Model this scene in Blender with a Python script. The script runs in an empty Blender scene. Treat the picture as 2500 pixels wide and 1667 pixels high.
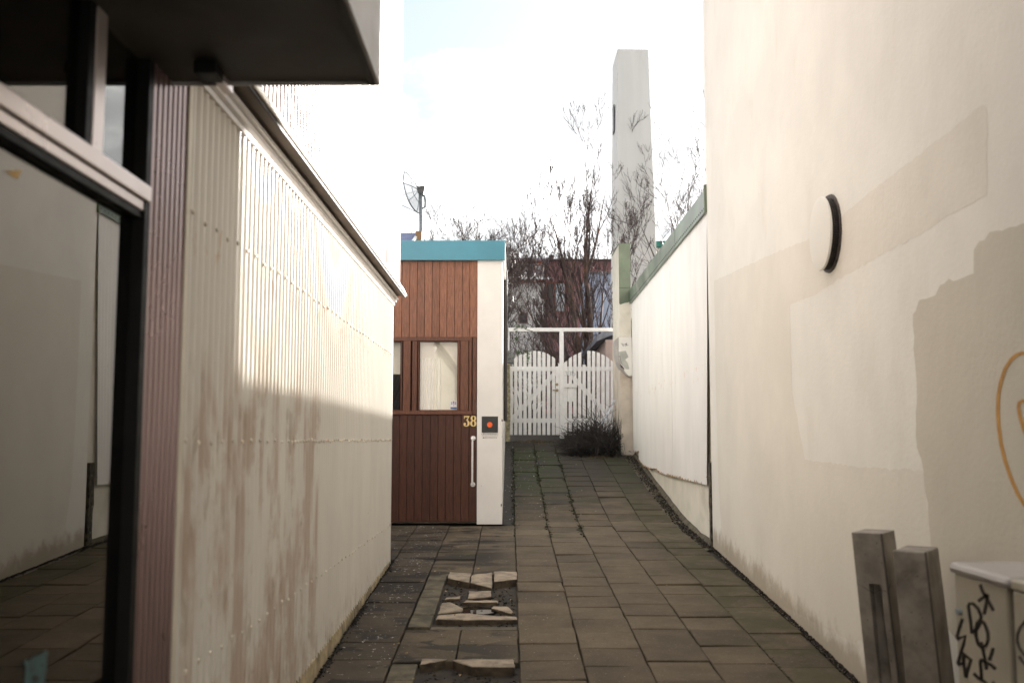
import bpy, math, random
from mathutils import Vector, Matrix, noise as mnoise
R = random.Random(7)
S = bpy.context.scene
COL = S.collection
rad = math.radians

# ------------------------------------------------------------------ camera, light, exposure
FP = 2431.0                      # 35 mm lens on a 36 mm wide frame of 2500 px
PITCH = math.atan((1071 - 833.5) / FP)
YAW = math.atan((1250 - 1246) / FP)
cam = bpy.data.cameras.new('camera')
cam.lens = 35; cam.sensor_width = 36; cam.clip_start = 0.05; cam.clip_end = 3000
cam.dof.use_dof = True; cam.dof.focus_distance = 12.0; cam.dof.aperture_fstop = 2.4
camo = bpy.data.objects.new('camera', cam); COL.objects.link(camo)
camo.rotation_euler = (math.pi / 2 + PITCH, 0, -YAW)
S.camera = camo
SUN_AZ, SUN_EL = rad(27.0), rad(18.8)      # azimuth clockwise from +Y
SUN = Vector((math.sin(SUN_AZ) * math.cos(SUN_EL), math.cos(SUN_AZ) * math.cos(SUN_EL), math.sin(SUN_EL)))
sl = bpy.data.lights.new('sun', 'SUN'); sl.energy = 4.9; sl.angle = rad(0.55); sl.color = (1.0, 0.945, 0.88)
so = bpy.data.objects.new('sun', sl); COL.objects.link(so)
so.rotation_euler = SUN.to_track_quat('Z', 'Y').to_euler()
S.view_settings.view_transform = 'Standard'
S.view_settings.look = 'None'
S.view_settings.gamma = 1
S.view_settings.use_curve_mapping = False
S.view_settings.exposure = 2.2
S.cycles.use_denoising = True
S.cycles.max_bounces = 8
S.cycles.diffuse_bounces = 5
S.cycles.glossy_bounces = 3
S.cycles.transparent_max_bounces = 12
S.cycles.sample_clamp_indirect = 8
S.cycles.caustics_reflective = False
S.cycles.caustics_refractive = False

# ------------------------------------------------------------------ node helper
class NT:
    def __init__(s, tree): s.t = tree; s.n = tree.nodes; s.l = tree.links
    def new(s, typ, **kw):
        n = s.n.new(typ)
        for k, v in kw.items(): setattr(n, k, v)
        return n
    def put(s, inp, v):
        if v is None: return
        if hasattr(v, 'links') or isinstance(v, bpy.types.NodeSocket): s.l.new(v, inp)
        else:
            if isinstance(v, (tuple, list)) and len(v) == 3 and inp.type == 'RGBA': v = (*v, 1)
            inp.default_value = v
    def math(s, op, a, b=0.0, clamp=False):
        n = s.new('ShaderNodeMath', operation=op, use_clamp=clamp); s.put(n.inputs[0], a); s.put(n.inputs[1], b); return n.outputs[0]
    def mix(s, f, a, b, blend='MIX'):
        n = s.new('ShaderNodeMix', data_type='RGBA', blend_type=blend); s.put(n.inputs[0], f); s.put(n.inputs[6], a); s.put(n.inputs[7], b); return n.outputs[2]
    def noise(s, vec, scale, detail=4, rough=0.55, dist=0.0):
        n = s.new('ShaderNodeTexNoise'); s.put(n.inputs['Vector'], vec); n.inputs['Scale'].default_value = scale
        n.inputs['Detail'].default_value = detail; n.inputs['Roughness'].default_value = rough; n.inputs['Distortion'].default_value = dist
        return n.outputs['Fac']
    def voro(s, vec, scale):
        n = s.new('ShaderNodeTexVoronoi'); s.put(n.inputs['Vector'], vec); n.inputs['Scale'].default_value = scale; return n.outputs['Distance']
    def step(s, v, a, b, lo=0.0, hi=1.0):
        n = s.new('ShaderNodeMapRange', interpolation_type='SMOOTHSTEP'); s.put(n.inputs[0], v)
        n.inputs[1].default_value = a; n.inputs[2].default_value = b; n.inputs[3].default_value = lo; n.inputs[4].default_value = hi; return n.outputs[0]
    def scale(s, vec, sc):
        n = s.new('ShaderNodeVectorMath', operation='MULTIPLY'); s.put(n.inputs[0], vec); n.inputs[1].default_value = sc; return n.outputs[0]
    def pos(s): return s.new('ShaderNodeNewGeometry').outputs['Position']
    def sep(s, v):
        n = s.new('ShaderNodeSeparateXYZ'); s.put(n.inputs[0], v); return n.outputs
    def rnd(s): return s.new('ShaderNodeObjectInfo').outputs['Random']

# ------------------------------------------------------------------ sky
w = bpy.data.worlds.new('World'); S.world = w; w.use_nodes = True
nt = NT(w.node_tree); w.node_tree.nodes.clear()
sky = nt.new('ShaderNodeTexSky', sky_type='NISHITA'); sky.sun_disc = False
sky.sun_elevation = SUN_EL; sky.sun_rotation = SUN_AZ; sky.air_density = 1.0; sky.dust_density = 1.5; sky.ozone_density = 1.0
dirv = nt.new('ShaderNodeTexCoord').outputs['Generated']
sx = nt.sep(dirv)
up = nt.math('MAXIMUM', sx[2], 0.0)
flat = nt.new('ShaderNodeCombineXYZ')          # cloud layer coordinates: direction over height
dn = nt.math('ADD', up, 0.32)
nt.put(flat.inputs[0], nt.math('DIVIDE', sx[0], dn)); nt.put(flat.inputs[1], nt.math('DIVIDE', sx[1], dn)); flat.inputs[2].default_value = 0.37
nz = nt.noise(flat.outputs[0], 2.6, 8, 0.55, 0.2)
# a gap in the cloud up to the left of the chimney
dsub = nt.new('ShaderNodeVectorMath', operation='DISTANCE'); nt.put(dsub.inputs[0], dirv); dsub.inputs[1].default_value = (-0.092, 0.896, 0.434)
gap = nt.math('ADD', dsub.outputs['Value'], nt.math('MULTIPLY', nt.math('SUBTRACT', nz, 0.5), 0.42))
m1 = nt.step(gap, 0.118, 0.15)
m2 = nt.step(nz, 0.30, 0.42)
cover = nt.math('MULTIPLY', m1, m2, True)
nz2 = nt.noise(flat.outputs[0], 5.5, 6, 0.5, 0.4)
ccol = nt.mix(nt.step(nz2, 0.35, 0.7), (2.9, 2.95, 3.0), (8.2, 8.15, 8.1))
dt = nt.new('ShaderNodeVectorMath', operation='DOT_PRODUCT'); nt.put(dt.inputs[0], dirv); dt.inputs[1].default_value = tuple(SUN)
fac = nt.math('ADD', nt.math('MULTIPLY', dt.outputs['Value'], 0.42), 0.78)     # cloud is brighter on the sunny side
fc = nt.new('ShaderNodeCombineXYZ')
for i_ in range(3): nt.put(fc.inputs[i_], fac)
ccol = nt.mix(1.0, ccol, fc.outputs[0], 'MULTIPLY')
pale = nt.mix(0.8, sky.outputs[0], (2.0, 2.3, 2.55))
csky = nt.mix(cover, pale, ccol)
bg = nt.new('ShaderNodeBackground'); nt.put(bg.inputs[0], csky); bg.inputs[1].default_value = 0.075
wo = nt.new('ShaderNodeOutputWorld'); nt.l.new(bg.outputs[0], wo.inputs[0])

# ------------------------------------------------------------------ pixel -> point helpers (2500 x 1667 frame)
def ray(x, y):
    a = (x - 1250) / FP; b = (833.5 - y) / FP
    d = Vector((a, math.cos(PITCH) - math.sin(PITCH) * b, math.sin(PITCH) + math.cos(PITCH) * b))
    c, s_ = math.cos(YAW), math.sin(YAW)
    return Vector((c * d.x + s_ * d.y, -s_ * d.x + c * d.y, d.z))
def PY(x, y, Y): d = ray(x, y); return d * (Y / d.y)
def PX(x, y, X): d = ray(x, y); return d * (X / d.x)
K = 1.0629
def PD(x, y, Y): return PY(x * K, y * K, Y)
GK = [(-60, -2.6), (-8, -2.15), (0, -1.78), (6.02, -1.411), (7.63, -1.312), (9.28, -1.224), (10.63, -1.153), (11.88, -1.095), (12.7, -1.045),
      (14.0, -0.88), (18.3, -0.275), (20.2, -0.02), (22, 0.25), (26, 0.75), (40, 1.1), (90, 1.6), (900, 6)]
def gz(Y):
    for (a, za), (b, zb) in zip(GK, GK[1:]):
        if Y <= b: return za + (zb - za) * (Y - a) / (b - a)
    return GK[-1][1]
def gslope(Y): return (gz(Y + .2) - gz(Y - .2)) / .4
def PG(x, y, lift=0.0):
    d = ray(x, y); lo, hi = 2.0, 60.0
    for _ in range(50):
        m = (lo + hi) / 2
        if d.z / d.y * m > gz(m) + lift: lo = m
        else: hi = m
    return d * (lo / d.y)
XL = -1.175                       # left corrugated wall
def XW(Y): return 1.907 + 0.0239 * Y   # right plastered wall
def PW(x, y, off=0.0):
    d = ray(x, y); r = d.x / d.y
    Y = (1.907 - off) / (r - 0.0239); return d * (Y / d.y)

# ------------------------------------------------------------------ mesh helpers
class MB:
    def __init__(s): s.v = []; s.f = []
    def add(s, vs, fs):
        o = len(s.v); s.v += [tuple(v) for v in vs]; s.f += [tuple(i + o for i in f) for f in fs]; return s
    def box(s, x0, x1, y0, y1, z0, z1):
        return s.add([(x0,y0,z0),(x1,y0,z0),(x1,y1,z0),(x0,y1,z0),(x0,y0,z1),(x1,y0,z1),(x1,y1,z1),(x0,y1,z1)],
                     [(0,3,2,1),(4,5,6,7),(0,1,5,4),(1,2,6,5),(2,3,7,6),(3,0,4,7)])
    def prism(s, poly, fn, a, b):
        """poly of 2-D points, fn(u, v, w) -> point, extruded from w=a to w=b"""
        n = len(poly)
        s.add([fn(u, v, a) for u, v in poly] + [fn(u, v, b) for u, v in poly],
              [tuple(range(n)), tuple(range(2 * n - 1, n - 1, -1))] + [(i, n + i, n + (i + 1) % n, (i + 1) % n) for i in range(n)])
        return s
    def tube(s, pts, rads, n=8, cap=True):
        pts = [Vector(p) for p in pts]
        if not isinstance(rads, (list, tuple)): rads = [rads] * len(pts)
        o = len(s.v); ref = Vector((0.31, 0.17, 0.93))
        for i, p in enumerate(pts):
            t = (pts[min(i + 1, len(pts) - 1)] - pts[max(i - 1, 0)])
            if t.length < 1e-9: t = Vector((0, 0, 1))
            t.normalize(); u = t.cross(ref)
            if u.length < 1e-3: u = t.cross(Vector((1, 0, 0)))
            u.normalize(); v = t.cross(u)
            for k in range(n):
                a = 2 * math.pi * k / n; s.v.append(tuple(p + (u * math.cos(a) + v * math.sin(a)) * rads[i]))
        for i in range(len(pts) - 1):
            for k in range(n):
                a = o + i * n + k; b = o + i * n + (k + 1) % n; s.f.append((a, b, b + n, a + n))
        if cap: s.f.append(tuple(o + k for k in range(n))[::-1]); s.f.append(tuple(o + (len(pts) - 1) * n + k for k in range(n)))
        return s
    def ribbon(s, pts, fn, width, lift, thick=0.0012):
        """flat painted stroke: pts 2-D, width number or list, fn(u, v, w)"""
        n = len(pts); L = []; Rr = []
        for i in range(n):
            a = pts[max(i - 1, 0)]; b = pts[min(i + 1, n - 1)]; dx, dy = b[0] - a[0], b[1] - a[1]; q = math.hypot(dx, dy) or 1
            wd = (width[i] if isinstance(width, (list, tuple)) else width) / 2
            L.append((pts[i][0] - dy / q * wd, pts[i][1] + dx / q * wd)); Rr.append((pts[i][0] + dy / q * wd, pts[i][1] - dx / q * wd))
        o = len(s.v)
        for h in (lift, lift + thick):
            for p in L + Rr: s.v.append(tuple(fn(p[0], p[1], h)))
        m = 2 * n
        for i in range(n - 1):
            s.f.append((o + i, o + i + 1, o + n + i + 1, o + n + i)); s.f.append((o + m + i, o + m + n + i, o + m + n + i + 1, o + m + i + 1))
            s.f.append((o + i, o + m + i, o + m + i + 1, o + i + 1)); s.f.append((o + n + i, o + n + i + 1, o + m + n + i + 1, o + m + n + i))
        return s
    def build(s, name, mat, parent=None, smooth=False, bevel=0.0, loc=None):
        me = bpy.data.meshes.new(name); me.from_pydata(s.v, [], s.f); me.update()
        import bmesh
        bm = bmesh.new(); bm.from_mesh(me); bmesh.ops.recalc_face_normals(bm, faces=bm.faces); bm.to_mesh(me); bm.free()
        if smooth:
            for p in me.polygons: p.use_smooth = True
        if mat: me.materials.append(mat)
        o = bpy.data.objects.new(name, me); COL.objects.link(o)
        if loc is not None: o.location = loc
        if parent is not None: attach(o, parent)
        if bevel:
            b = o.modifiers.new('bevel', 'BEVEL'); b.width = bevel; b.segments = 2; b.limit_method = 'ANGLE'; b.angle_limit = rad(40)
        if smooth: 
            try: me.set_sharp_from_angle(angle=rad(40))
            except Exception: pass
        return o
ORG = {}
def worldloc(o):
    v = Vector((0, 0, 0))
    while o is not None:
        v += ORG.get(o.name, Vector((0, 0, 0))); o = o.parent
    return v
def attach(o, parent):
    o.parent = parent
    if parent.name in ORG: o.matrix_parent_inverse = Matrix.Translation(-ORG[parent.name])
def thing(name, label, cat, loc=(0, 0, 0), group=None):
    o = bpy.data.objects.new(name, None); COL.objects.link(o); o.location = loc; o.empty_display_size = .1
    ORG[o.name] = Vector(loc); o['label'] = label; o['category'] = cat
    if group: o['group'] = group
    return o
def tag(o, label, cat, group=None):
    o['label'] = label; o['category'] = cat
    if group: o['group'] = group
    return o
def struct(o): o['kind'] = 'structure'; return o
def inst(o, name, parent=None, loc=None, rot=None, scale=None):
    c = o.copy(); c.name = name; COL.objects.link(c)
    c.parent = None; c.matrix_parent_inverse = Matrix.Identity(4)
    if loc is not None: c.location = loc
    if rot is not None: c.rotation_euler = rot
    if scale is not None: c.scale = scale
    if parent is not None: attach(c, parent)
    return c
IXZ = lambda y: (lambda u, v, w_: (u, y - w_, v))     # front faces towards the camera, w = how far proud

# ------------------------------------------------------------------ materials
MATS = {}
def base_mat(name):
    m = bpy.data.materials.new(name); m.use_nodes = True; t = NT(m.node_tree)
    b = m.node_tree.nodes['Principled BSDF']; MATS[name] = m; return m, t, b
def simple(name, col, rough=0.6, metal=0.0, var=0.12, nscale=6.0, bump=0.15, bscale=60.0, spec=0.5, dirt=None, dirt_amt=0.3, rnd=0.0, stretch=(1, 1, 1)):
    m, t, b = base_mat(name); P = t.scale(t.pos(), stretch)
    n = t.noise(P, nscale, 6, 0.6)
    c2 = tuple(max(0, x * (1 - var * 2)) for x in col); c1 = tuple(min(1, x * (1 + var * .6)) for x in col)
    c = t.mix(t.step(n, 0.3, 0.7), c2, c1)
    if dirt is not None:
        d = t.step(t.noise(P, nscale * 0.45, 8, 0.65, 0.6), 0.52, 0.72)
        c = t.mix(t.math('MULTIPLY', d, dirt_amt), c, dirt)
    if rnd:
        k = t.math('ADD', t.math('MULTIPLY', t.rnd(), rnd), 1 - rnd / 2); cc = t.new('ShaderNodeCombineXYZ')
        for i in range(3): t.put(cc.inputs[i], k)
        c = t.mix(1.0, c, cc.outputs[0], 'MULTIPLY')
    t.put(b.inputs['Base Color'], c)
    b.inputs['Metallic'].default_value = metal; b.inputs['Specular IOR Level'].default_value = spec
    t.put(b.inputs['Roughness'], t.step(t.noise(P, nscale * 2, 4), 0.2, 0.8, max(0, rough - .08), min(1, rough + .08)))
    if bump:
        bp = t.new('ShaderNodeBump'); bp.inputs['Strength'].default_value = bump; bp.inputs['Distance'].default_value = 0.004
        t.put(bp.inputs['Height'], t.noise(P, bscale, 5, 0.6)); t.put(b.inputs['Normal'], bp.outputs[0])
    return m

# slabs: dark grey brown concrete, wet stains, moss and white spatter
def slab_mat(name, base=(0.088, 0.069, 0.046)):
    m, t, b = base_mat(name); P = t.pos(); xyz = t.sep(P)
    n1 = t.noise(P, 2.1, 8, 0.68); fine = t.noise(P, 60, 5, 0.75)
    c = t.mix(t.step(n1, 0.3, 0.72), tuple(x * .74 for x in base), tuple(x * 1.3 for x in base))
    c = t.mix(t.step(t.rnd(), 0, 1), c, tuple(x * 1.0 * q for x, q in zip(base, (1.25, 1.2, 1.12))))if False else c
    k = t.step(t.rnd(), 0, 1, 0.85, 1.15); cc = t.new('ShaderNodeCombineXYZ')
    for i in range(3): t.put(cc.inputs[i], k)
    c = t.mix(1.0, c, cc.outputs[0], 'MULTIPLY')
    c = t.mix(t.step(fine, 0.58, 0.75), c, (0.26, 0.235, 0.2))
    c = t.mix(t.math('MULTIPLY', t.step(fine, 0.42, 0.28), 0.7), c, (0.03, 0.025, 0.02))
    c = t.mix(t.math('MULTIPLY', t.step(xyz[0], -0.66, -0.80), 0.45), c, (0.036, 0.031, 0.027))
    # wet dark stains in the left lanes and on the far ramp
    wz = t.noise(t.scale(P, (1.0, 1.9, 1)), 1.9, 5, 0.55, 0.5)
    left = t.step(xyz[0], 0.15, -0.25); ramp = t.math('MULTIPLY', t.step(xyz[1], 12.5, 14.5), t.step(xyz[0], 2.2, 0.4))
    wet = t.math('MULTIPLY', t.step(wz, 0.50, 0.53), t.math('MAXIMUM', left, ramp), True)
    c = t.mix(t.math('MULTIPLY', wet, 0.8), c, (0.014, 0.011, 0.009))
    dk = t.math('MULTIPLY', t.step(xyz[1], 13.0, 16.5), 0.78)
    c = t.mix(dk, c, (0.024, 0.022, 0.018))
    # moss
    mz = t.noise(P, 3.2, 6, 0.65, 0.3)
    rm = t.math('MULTIPLY', t.step(xyz[1], 13.6, 15.6), t.step(xyz[0], 1.1, 0.5))
    rm = t.math('MULTIPLY', rm, t.step(xyz[1], 19.4, 18.4))
    side = t.math('MULTIPLY', t.step(xyz[0], 1.45, 1.75), 0.5)
    mo = t.math('MULTIPLY', t.step(mz, 0.40, 0.52), t.math('MAXIMUM', rm, side), True)
    mo = t.math('MAXIMUM', mo, t.math('MULTIPLY', t.step(t.noise(P, 1.3, 5), 0.62, 0.7), 0.35))
    c = t.mix(t.math('MULTIPLY', mo, 0.85), c, (0.028, 0.036, 0.010))
    # white spatter in the lane beside the corrugated wall
    sp = t.step(t.noise(P, 24, 4, 0.72), 0.625, 0.65); lane = t.math('MULTIPLY', t.step(xyz[0], -0.68, -0.82), t.step(t.noise(P, 2.6, 2), 0.38, 0.6))
    sp2 = t.math('MULTIPLY', t.step(t.noise(P, 30, 3, 0.75), 0.69, 0.71), t.step(xyz[0], 0.9, 0.2))
    c = t.mix(t.math('MAXIMUM', t.math('MULTIPLY', sp, lane), t.math('MULTIPLY', sp2, 0.8)), c, (0.5, 0.48, 0.44))
    t.put(b.inputs['Base Color'], c)
    t.put(b.inputs['Roughness'], t.math('SUBTRACT', 0.82, t.math('MULTIPLY', wet, 0.1)))
    b.inputs['Specular IOR Level'].default_value = 0.16
    bp = t.new('ShaderNodeBump'); bp.inputs['Strength'].default_value = 0.4; bp.inputs['Distance'].default_value = 0.003
    t.put(bp.inputs['Height'], t.noise(P, 130, 4, 0.65)); t.put(b.inputs['Normal'], bp.outputs[0])
    return m
M_slab = slab_mat('slab_concrete')
M_kerb = simple('aggregate_concrete', (0.105, 0.088, 0.056), 0.9, var=.3, nscale=9, bump=.6, bscale=120, dirt=(0.03, 0.032, 0.012), dirt_amt=.8)
M_soil = simple('dark_soil', (0.024, 0.018, 0.013), 0.85, var=.4, nscale=14, bump=1.0, bscale=45)
M_bed = simple('joint_sand', (0.032, 0.023, 0.015), 0.95, var=.35, nscale=10, bump=.8, bscale=70, dirt=(0.03, 0.035, 0.01), dirt_amt=.5)
M_ground = simple('garden_earth', (0.035, 0.026, 0.018), 0.95, var=.4, nscale=1.5, bump=1, bscale=12)
M_stoneside = simple('dark_stone_side', (0.075, 0.056, 0.036), .9, var=.35, nscale=14, bump=.7, bscale=60)
M_stone = simple('broken_stone', (0.30, 0.245, 0.18), 0.85, var=.25, nscale=9, bump=.5, bscale=70, dirt=(0.07, 0.05, 0.035), dirt_amt=.55)
M_num2 = simple('dry_scrap', (0.42, 0.30, 0.14), .8, var=.4, nscale=30, bump=0)
M_gravel = simple('dirt_grit', (0.042, 0.032, 0.022), 0.95, var=.5, nscale=30, bump=.5, rnd=.3)

# painted corrugated iron
def iron_mat(name, base=(0.775, 0.742, 0.67), stains=True, rough=0.3):
    m, t, b = base_mat(name); P = t.pos(); xyz = t.sep(P)
    c = t.mix(t.step(t.noise(t.scale(P, (1, 1, .35)), 2.2, 5), .3, .7), tuple(x * .9 for x in base), base)
    if stains:
        st = t.noise(t.scale(P, (1, 3.6, 1.2)), 1.25, 7, 0.62, 0.5)
        lim = t.math('MULTIPLY', t.step(xyz[1], 6.18, 6.12), t.step(xyz[2], 0.55, 0.05))
        c = t.mix(t.math('MULTIPLY', t.math('MULTIPLY', t.step(st, 0.43, 0.60), lim), 0.68), c, (0.45, 0.32, 0.235))
        st2 = t.noise(t.scale(P, (1, 7, 1.6)), 2.1, 6, 0.6, 0.6)
        c = t.mix(t.math('MULTIPLY', t.math('MULTIPLY', t.step(st2, 0.56, 0.66), lim), 0.42), c, (0.30, 0.22, 0.13))
        lowb = t.step(xyz[2], -0.95, -1.35)
        c = t.mix(t.math('MULTIPLY', lowb, t.math('MULTIPLY', t.step(t.noise(P, 5, 6, .7), .4, .7), .5)), c, (0.28, 0.2, 0.11))
    ru = t.noise(t.scale(P, (1, 22, 5)), 1.0, 4, 0.7)
    b1 = t.math('MULTIPLY', t.step(xyz[2], 0.80, 0.828), t.step(xyz[2], 0.85, 0.83)); 
    b2 = t.math('MULTIPLY', t.step(xyz[2], 0.62, 0.8), t.step(xyz[2], 0.835, 0.82))
    band = t.math('MAXIMUM', b1, t.math('MULTIPLY', b2, 0.8))
    c = t.mix(t.math('MULTIPLY', t.math('MULTIPLY', t.step(ru, 0.58, 0.66), band), 0.8), c, (0.5, 0.23, 0.08))
    sp = t.step(t.noise(t.scale(P, (1, 1, .4)), 46, 3, .7), .72, .75)
    c = t.mix(t.math('MULTIPLY', sp, 0.5), c, (0.42, 0.22, 0.1))
    t.put(b.inputs['Base Color'], c); b.inputs['Roughness'].default_value = rough; b.inputs['Specular IOR Level'].default_value = 0.5
    bp = t.new('ShaderNodeBump'); bp.inputs['Strength'].default_value = 0.25; bp.inputs['Distance'].default_value = 0.003
    t.put(bp.inputs['Height'], t.noise(P, 14, 4, 0.6)); t.put(b.inputs['Normal'], bp.outputs[0])
    return m
M_iron = iron_mat('cream_corrugated_iron')
M_iron_up = iron_mat('white_corrugated_iron', (0.52, 0.48, 0.475), False, 0.4)
M_fence = iron_mat('white_fence_iron', (0.80, 0.785, 0.75), False, 0.5)
M_rust = simple('rust', (0.50, 0.30, 0.15), .9, var=.4, nscale=30)
M_screw = simple('painted_screw', (0.8, 0.74, 0.62), .5, rnd=.5, dirt=(.45, .2, .08), dirt_amt=.7, nscale=7)
M_trim = simple('white_moulding', (0.84, 0.8, 0.77), .35, var=.05, bump=.1)
M_soffit = simple('brown_soffit_board', (0.16, 0.125, 0.10), .8, var=.2, nscale=3)
M_drip = simple('dark_drip_edge', (0.03, 0.024, 0.02), .7)
M_flash = simple('cream_flashing', (0.74, 0.68, 0.56), .45, var=.06, dirt=(.4, .2, .08), dirt_amt=.35, nscale=4)
M_foundation = simple('worn_foundation', (0.46, 0.37, 0.22), .9, var=.3, nscale=7, bump=.9, bscale=40, dirt=(.08, .06, .035), dirt_amt=.8)
M_alu = simple('aluminium_frame', (0.66, 0.59, 0.57), .32, metal=.6, var=.01, nscale=1, bump=0)
M_dark = simple('black_frame', (0.007, 0.007, 0.007), .5, var=.1, bump=.05, spec=.12)
M_shop = simple('dark_shop_interior', (0.02, 0.018, 0.016), .8)
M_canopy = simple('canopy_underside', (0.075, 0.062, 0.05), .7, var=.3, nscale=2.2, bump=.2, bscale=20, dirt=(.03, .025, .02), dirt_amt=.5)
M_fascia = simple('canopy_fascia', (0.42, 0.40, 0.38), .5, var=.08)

def plaster(name, base, rough=.75, patchy=.06):
    m, t, b = base_mat(name); P = t.pos(); xyz = t.sep(P)
    c = t.mix(t.step(t.noise(P, 1.1, 6, .6), .3, .7), tuple(x * (1 - patchy * 1.6) for x in base), base)
    c = t.mix(t.math('MULTIPLY', t.step(t.noise(t.scale(P, (1, 1, .45)), 2.7, 6, .6, .4), .55, .75), .12), c, (0.5, .42, .3))
    # specks and small scars
    c = t.mix(t.math('MULTIPLY', t.step(t.noise(t.scale(P, (1, 1, .6)), 17, 3, .8), .765, .785), .45), c, (.3, .24, .17))
    # dirt kept low on the wall, with an outline of its own
    hgt = t.math('SUBTRACT', xyz[2], t.math('ADD', t.math('MULTIPLY', xyz[1], 0.0615), -1.78))
    dn_ = t.math('SUBTRACT', hgt, t.math('MULTIPLY', t.noise(P, 5.5, 7, .7), .42))
    c = t.mix(t.math('MULTIPLY', t.step(dn_, .02, -.16), .62), c, (.25, .185, .10))
    t.put(b.inputs['Base Color'], c); b.inputs['Roughness'].default_value = rough; b.inputs['Specular IOR Level'].default_value = .35
    bp = t.new('ShaderNodeBump'); bp.inputs['Strength'].default_value = 0.28; bp.inputs['Distance'].default_value = 0.006
    h = t.math('ADD', t.noise(P, 38, 5, .6), t.math('MULTIPLY', t.noise(t.scale(P, (1, 1, .6)), 4.5, 4), 2.5))
    t.put(bp.inputs['Height'], h); t.put(b.inputs['Normal'], bp.outputs[0])
    return m
M_plaster = plaster('cream_plaster', (0.79, 0.765, 0.70))
M_paintA = plaster('beige_paint_patch', (0.60, 0.56, 0.47))
M_paintB = plaster('warm_beige_paint', (0.735, 0.695, 0.615))
M_paintC = plaster('warm_low_paint', (0.735, 0.70, 0.615))
M_paintD = plaster('light_cream_paint', (0.80, 0.75, 0.66))
M_plinth = simple('plinth_plaster', (0.72, 0.68, 0.58), .8, var=.06, nscale=3, dirt=(.3, .27, .16), dirt_amt=.3)
M_pillar = simple('white_pillar_paint', (0.80, 0.78, 0.73), .5, var=.03, nscale=3, bump=.1)
M_white = simple('white_wood_paint', (0.80, 0.80, 0.80), .5, var=.04, nscale=10, bump=.15, rnd=.06, dirt=(.45, .42, .36), dirt_amt=.3)
M_whitegloss = simple('white_gloss_metal', (0.82, 0.80, 0.78), .25, var=.03, bump=.03)
M_teal = simple('teal_fascia_paint', (0.06, 0.25, 0.33), .42, var=.08, nscale=1.5, bump=.06)
M_green = simple('green_painted_metal', (0.12, 0.155, 0.10), .45, var=.14, nscale=4, bump=.15, dirt=(.3, .3, .22), dirt_amt=.3)
M_greencap = simple('grey_green_capping', (0.15, 0.20, 0.145), .38, var=.25, nscale=2.2, bump=.1, dirt=(.42, .43, .36), dirt_amt=.6)
M_rivet = simple('dark_rivet', (0.03, 0.04, 0.03), .6)

def wood(name, base, worn, amt):
    m, t, b = base_mat(name); P = t.pos()
    g = t.noise(t.scale(P, (9, 9, .8)), 9, 6, .62, .6)
    c = t.mix(t.step(g, .3, .7), tuple(x * .62 for x in base), tuple(min(1, x * 1.2) for x in base))
    k = t.step(t.rnd(), 0, 1, .86, 1.12); cc = t.new('ShaderNodeCombineXYZ')
    for i in range(3): t.put(cc.inputs[i], k)
    c = t.mix(1.0, c, cc.outputs[0], 'MULTIPLY')
    ch = t.step(t.noise(t.scale(P, (14, 14, 2.0)), 5, 5, .7), .735 - amt, .76 - amt)
    c = t.mix(t.math('MULTIPLY', ch, .8), c, worn)
    t.put(b.inputs['Base Color'], c); b.inputs['Roughness'].default_value = .48; b.inputs['Specular IOR Level'].default_value = .4
    bp = t.new('ShaderNodeBump'); bp.inputs['Strength'].default_value = .7; bp.inputs['Distance'].default_value = .003
    t.put(bp.inputs['Height'], g); t.put(b.inputs['Normal'], bp.outputs[0])
    return m
M_woodup = wood('upper_brown_boards', (0.235, 0.10, 0.055), (.62, .42, .26), .03)  # upper boards: lighter brown base than the lower ones, with worn chips
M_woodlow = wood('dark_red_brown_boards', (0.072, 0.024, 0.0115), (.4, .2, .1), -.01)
M_woodfr = wood('brown_frame_paint', (0.14, 0.054, 0.028), (.5, .28, .16), -.005)
M_gap = simple('joint_shadow_backing', (0.02, 0.008, 0.005), .9)
M_num = simple('pale_yellow_number', (0.80, 0.60, 0.25), .5, var=.05)
M_black = simple('sign_black', (0.012, 0.012, 0.012), .35, var=.1)
M_orange = simple('sign_orange', (0.95, 0.13, 0.012), .5, var=.02)
M_ink = simple('grey_lettering', (0.04, 0.04, 0.04), .6)
M_ink2 = simple('faint_pencil_ink', (0.5, 0.5, 0.5), .6)
M_red = simple('sticker_red', (0.6, 0.02, 0.03), .5)
M_blue = simple('sticker_blue', (0.04, 0.12, 0.33), .5)
M_sticker = simple('sticker_white', (0.8, 0.8, 0.8), .5)
M_curtain = simple('white_curtain', (0.84, 0.82, 0.76), .9, var=.04)
M_inner = simple('cream_interior', (0.83, 0.81, 0.72), .9, var=.03)
M_inner2 = simple('beige_band_tone', (0.5, 0.45, 0.32), .9, var=.04)
M_galv = simple('galvanised_steel', (0.30, 0.34, 0.36), .4, metal=.4, var=.2, nscale=12)
M_brass = simple('dull_brass', (0.32, 0.26, 0.16), .4, metal=.6)
M_pipe = simple('dark_downpipe', (0.04, 0.032, 0.03), .5)
M_oldplaster = simple('flaking_yellow_plaster', (0.42, 0.37, 0.24), .9, var=.35, nscale=12, bump=.8, bscale=40, dirt=(.1, .08, .05), dirt_amt=.7)
M_slate = simple('grey_slate_plaque', (0.20, 0.215, 0.21), .7, var=.2, nscale=25)
M_bollard = simple('grey_concrete', (0.30, 0.265, 0.22), .85, var=.2, nscale=7, bump=.5, bscale=90, dirt=(.06, .045, .032), dirt_amt=.55)
M_bollard_in = simple('recess_concrete', (0.12, 0.105, 0.09), .9, var=.2, nscale=7)
M_cab = simple('cream_cabinet_paint', (0.45, 0.41, 0.32), .5, var=.08, nscale=3, dirt=(.24, .18, .1), dirt_amt=.4)
M_lid = simple('pale_cabinet_lid', (0.40, 0.37, 0.35), .35, var=.05, bump=.03)
M_cabside = simple('grey_gap_shade', (0.17, 0.165, 0.165), .5)
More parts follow.
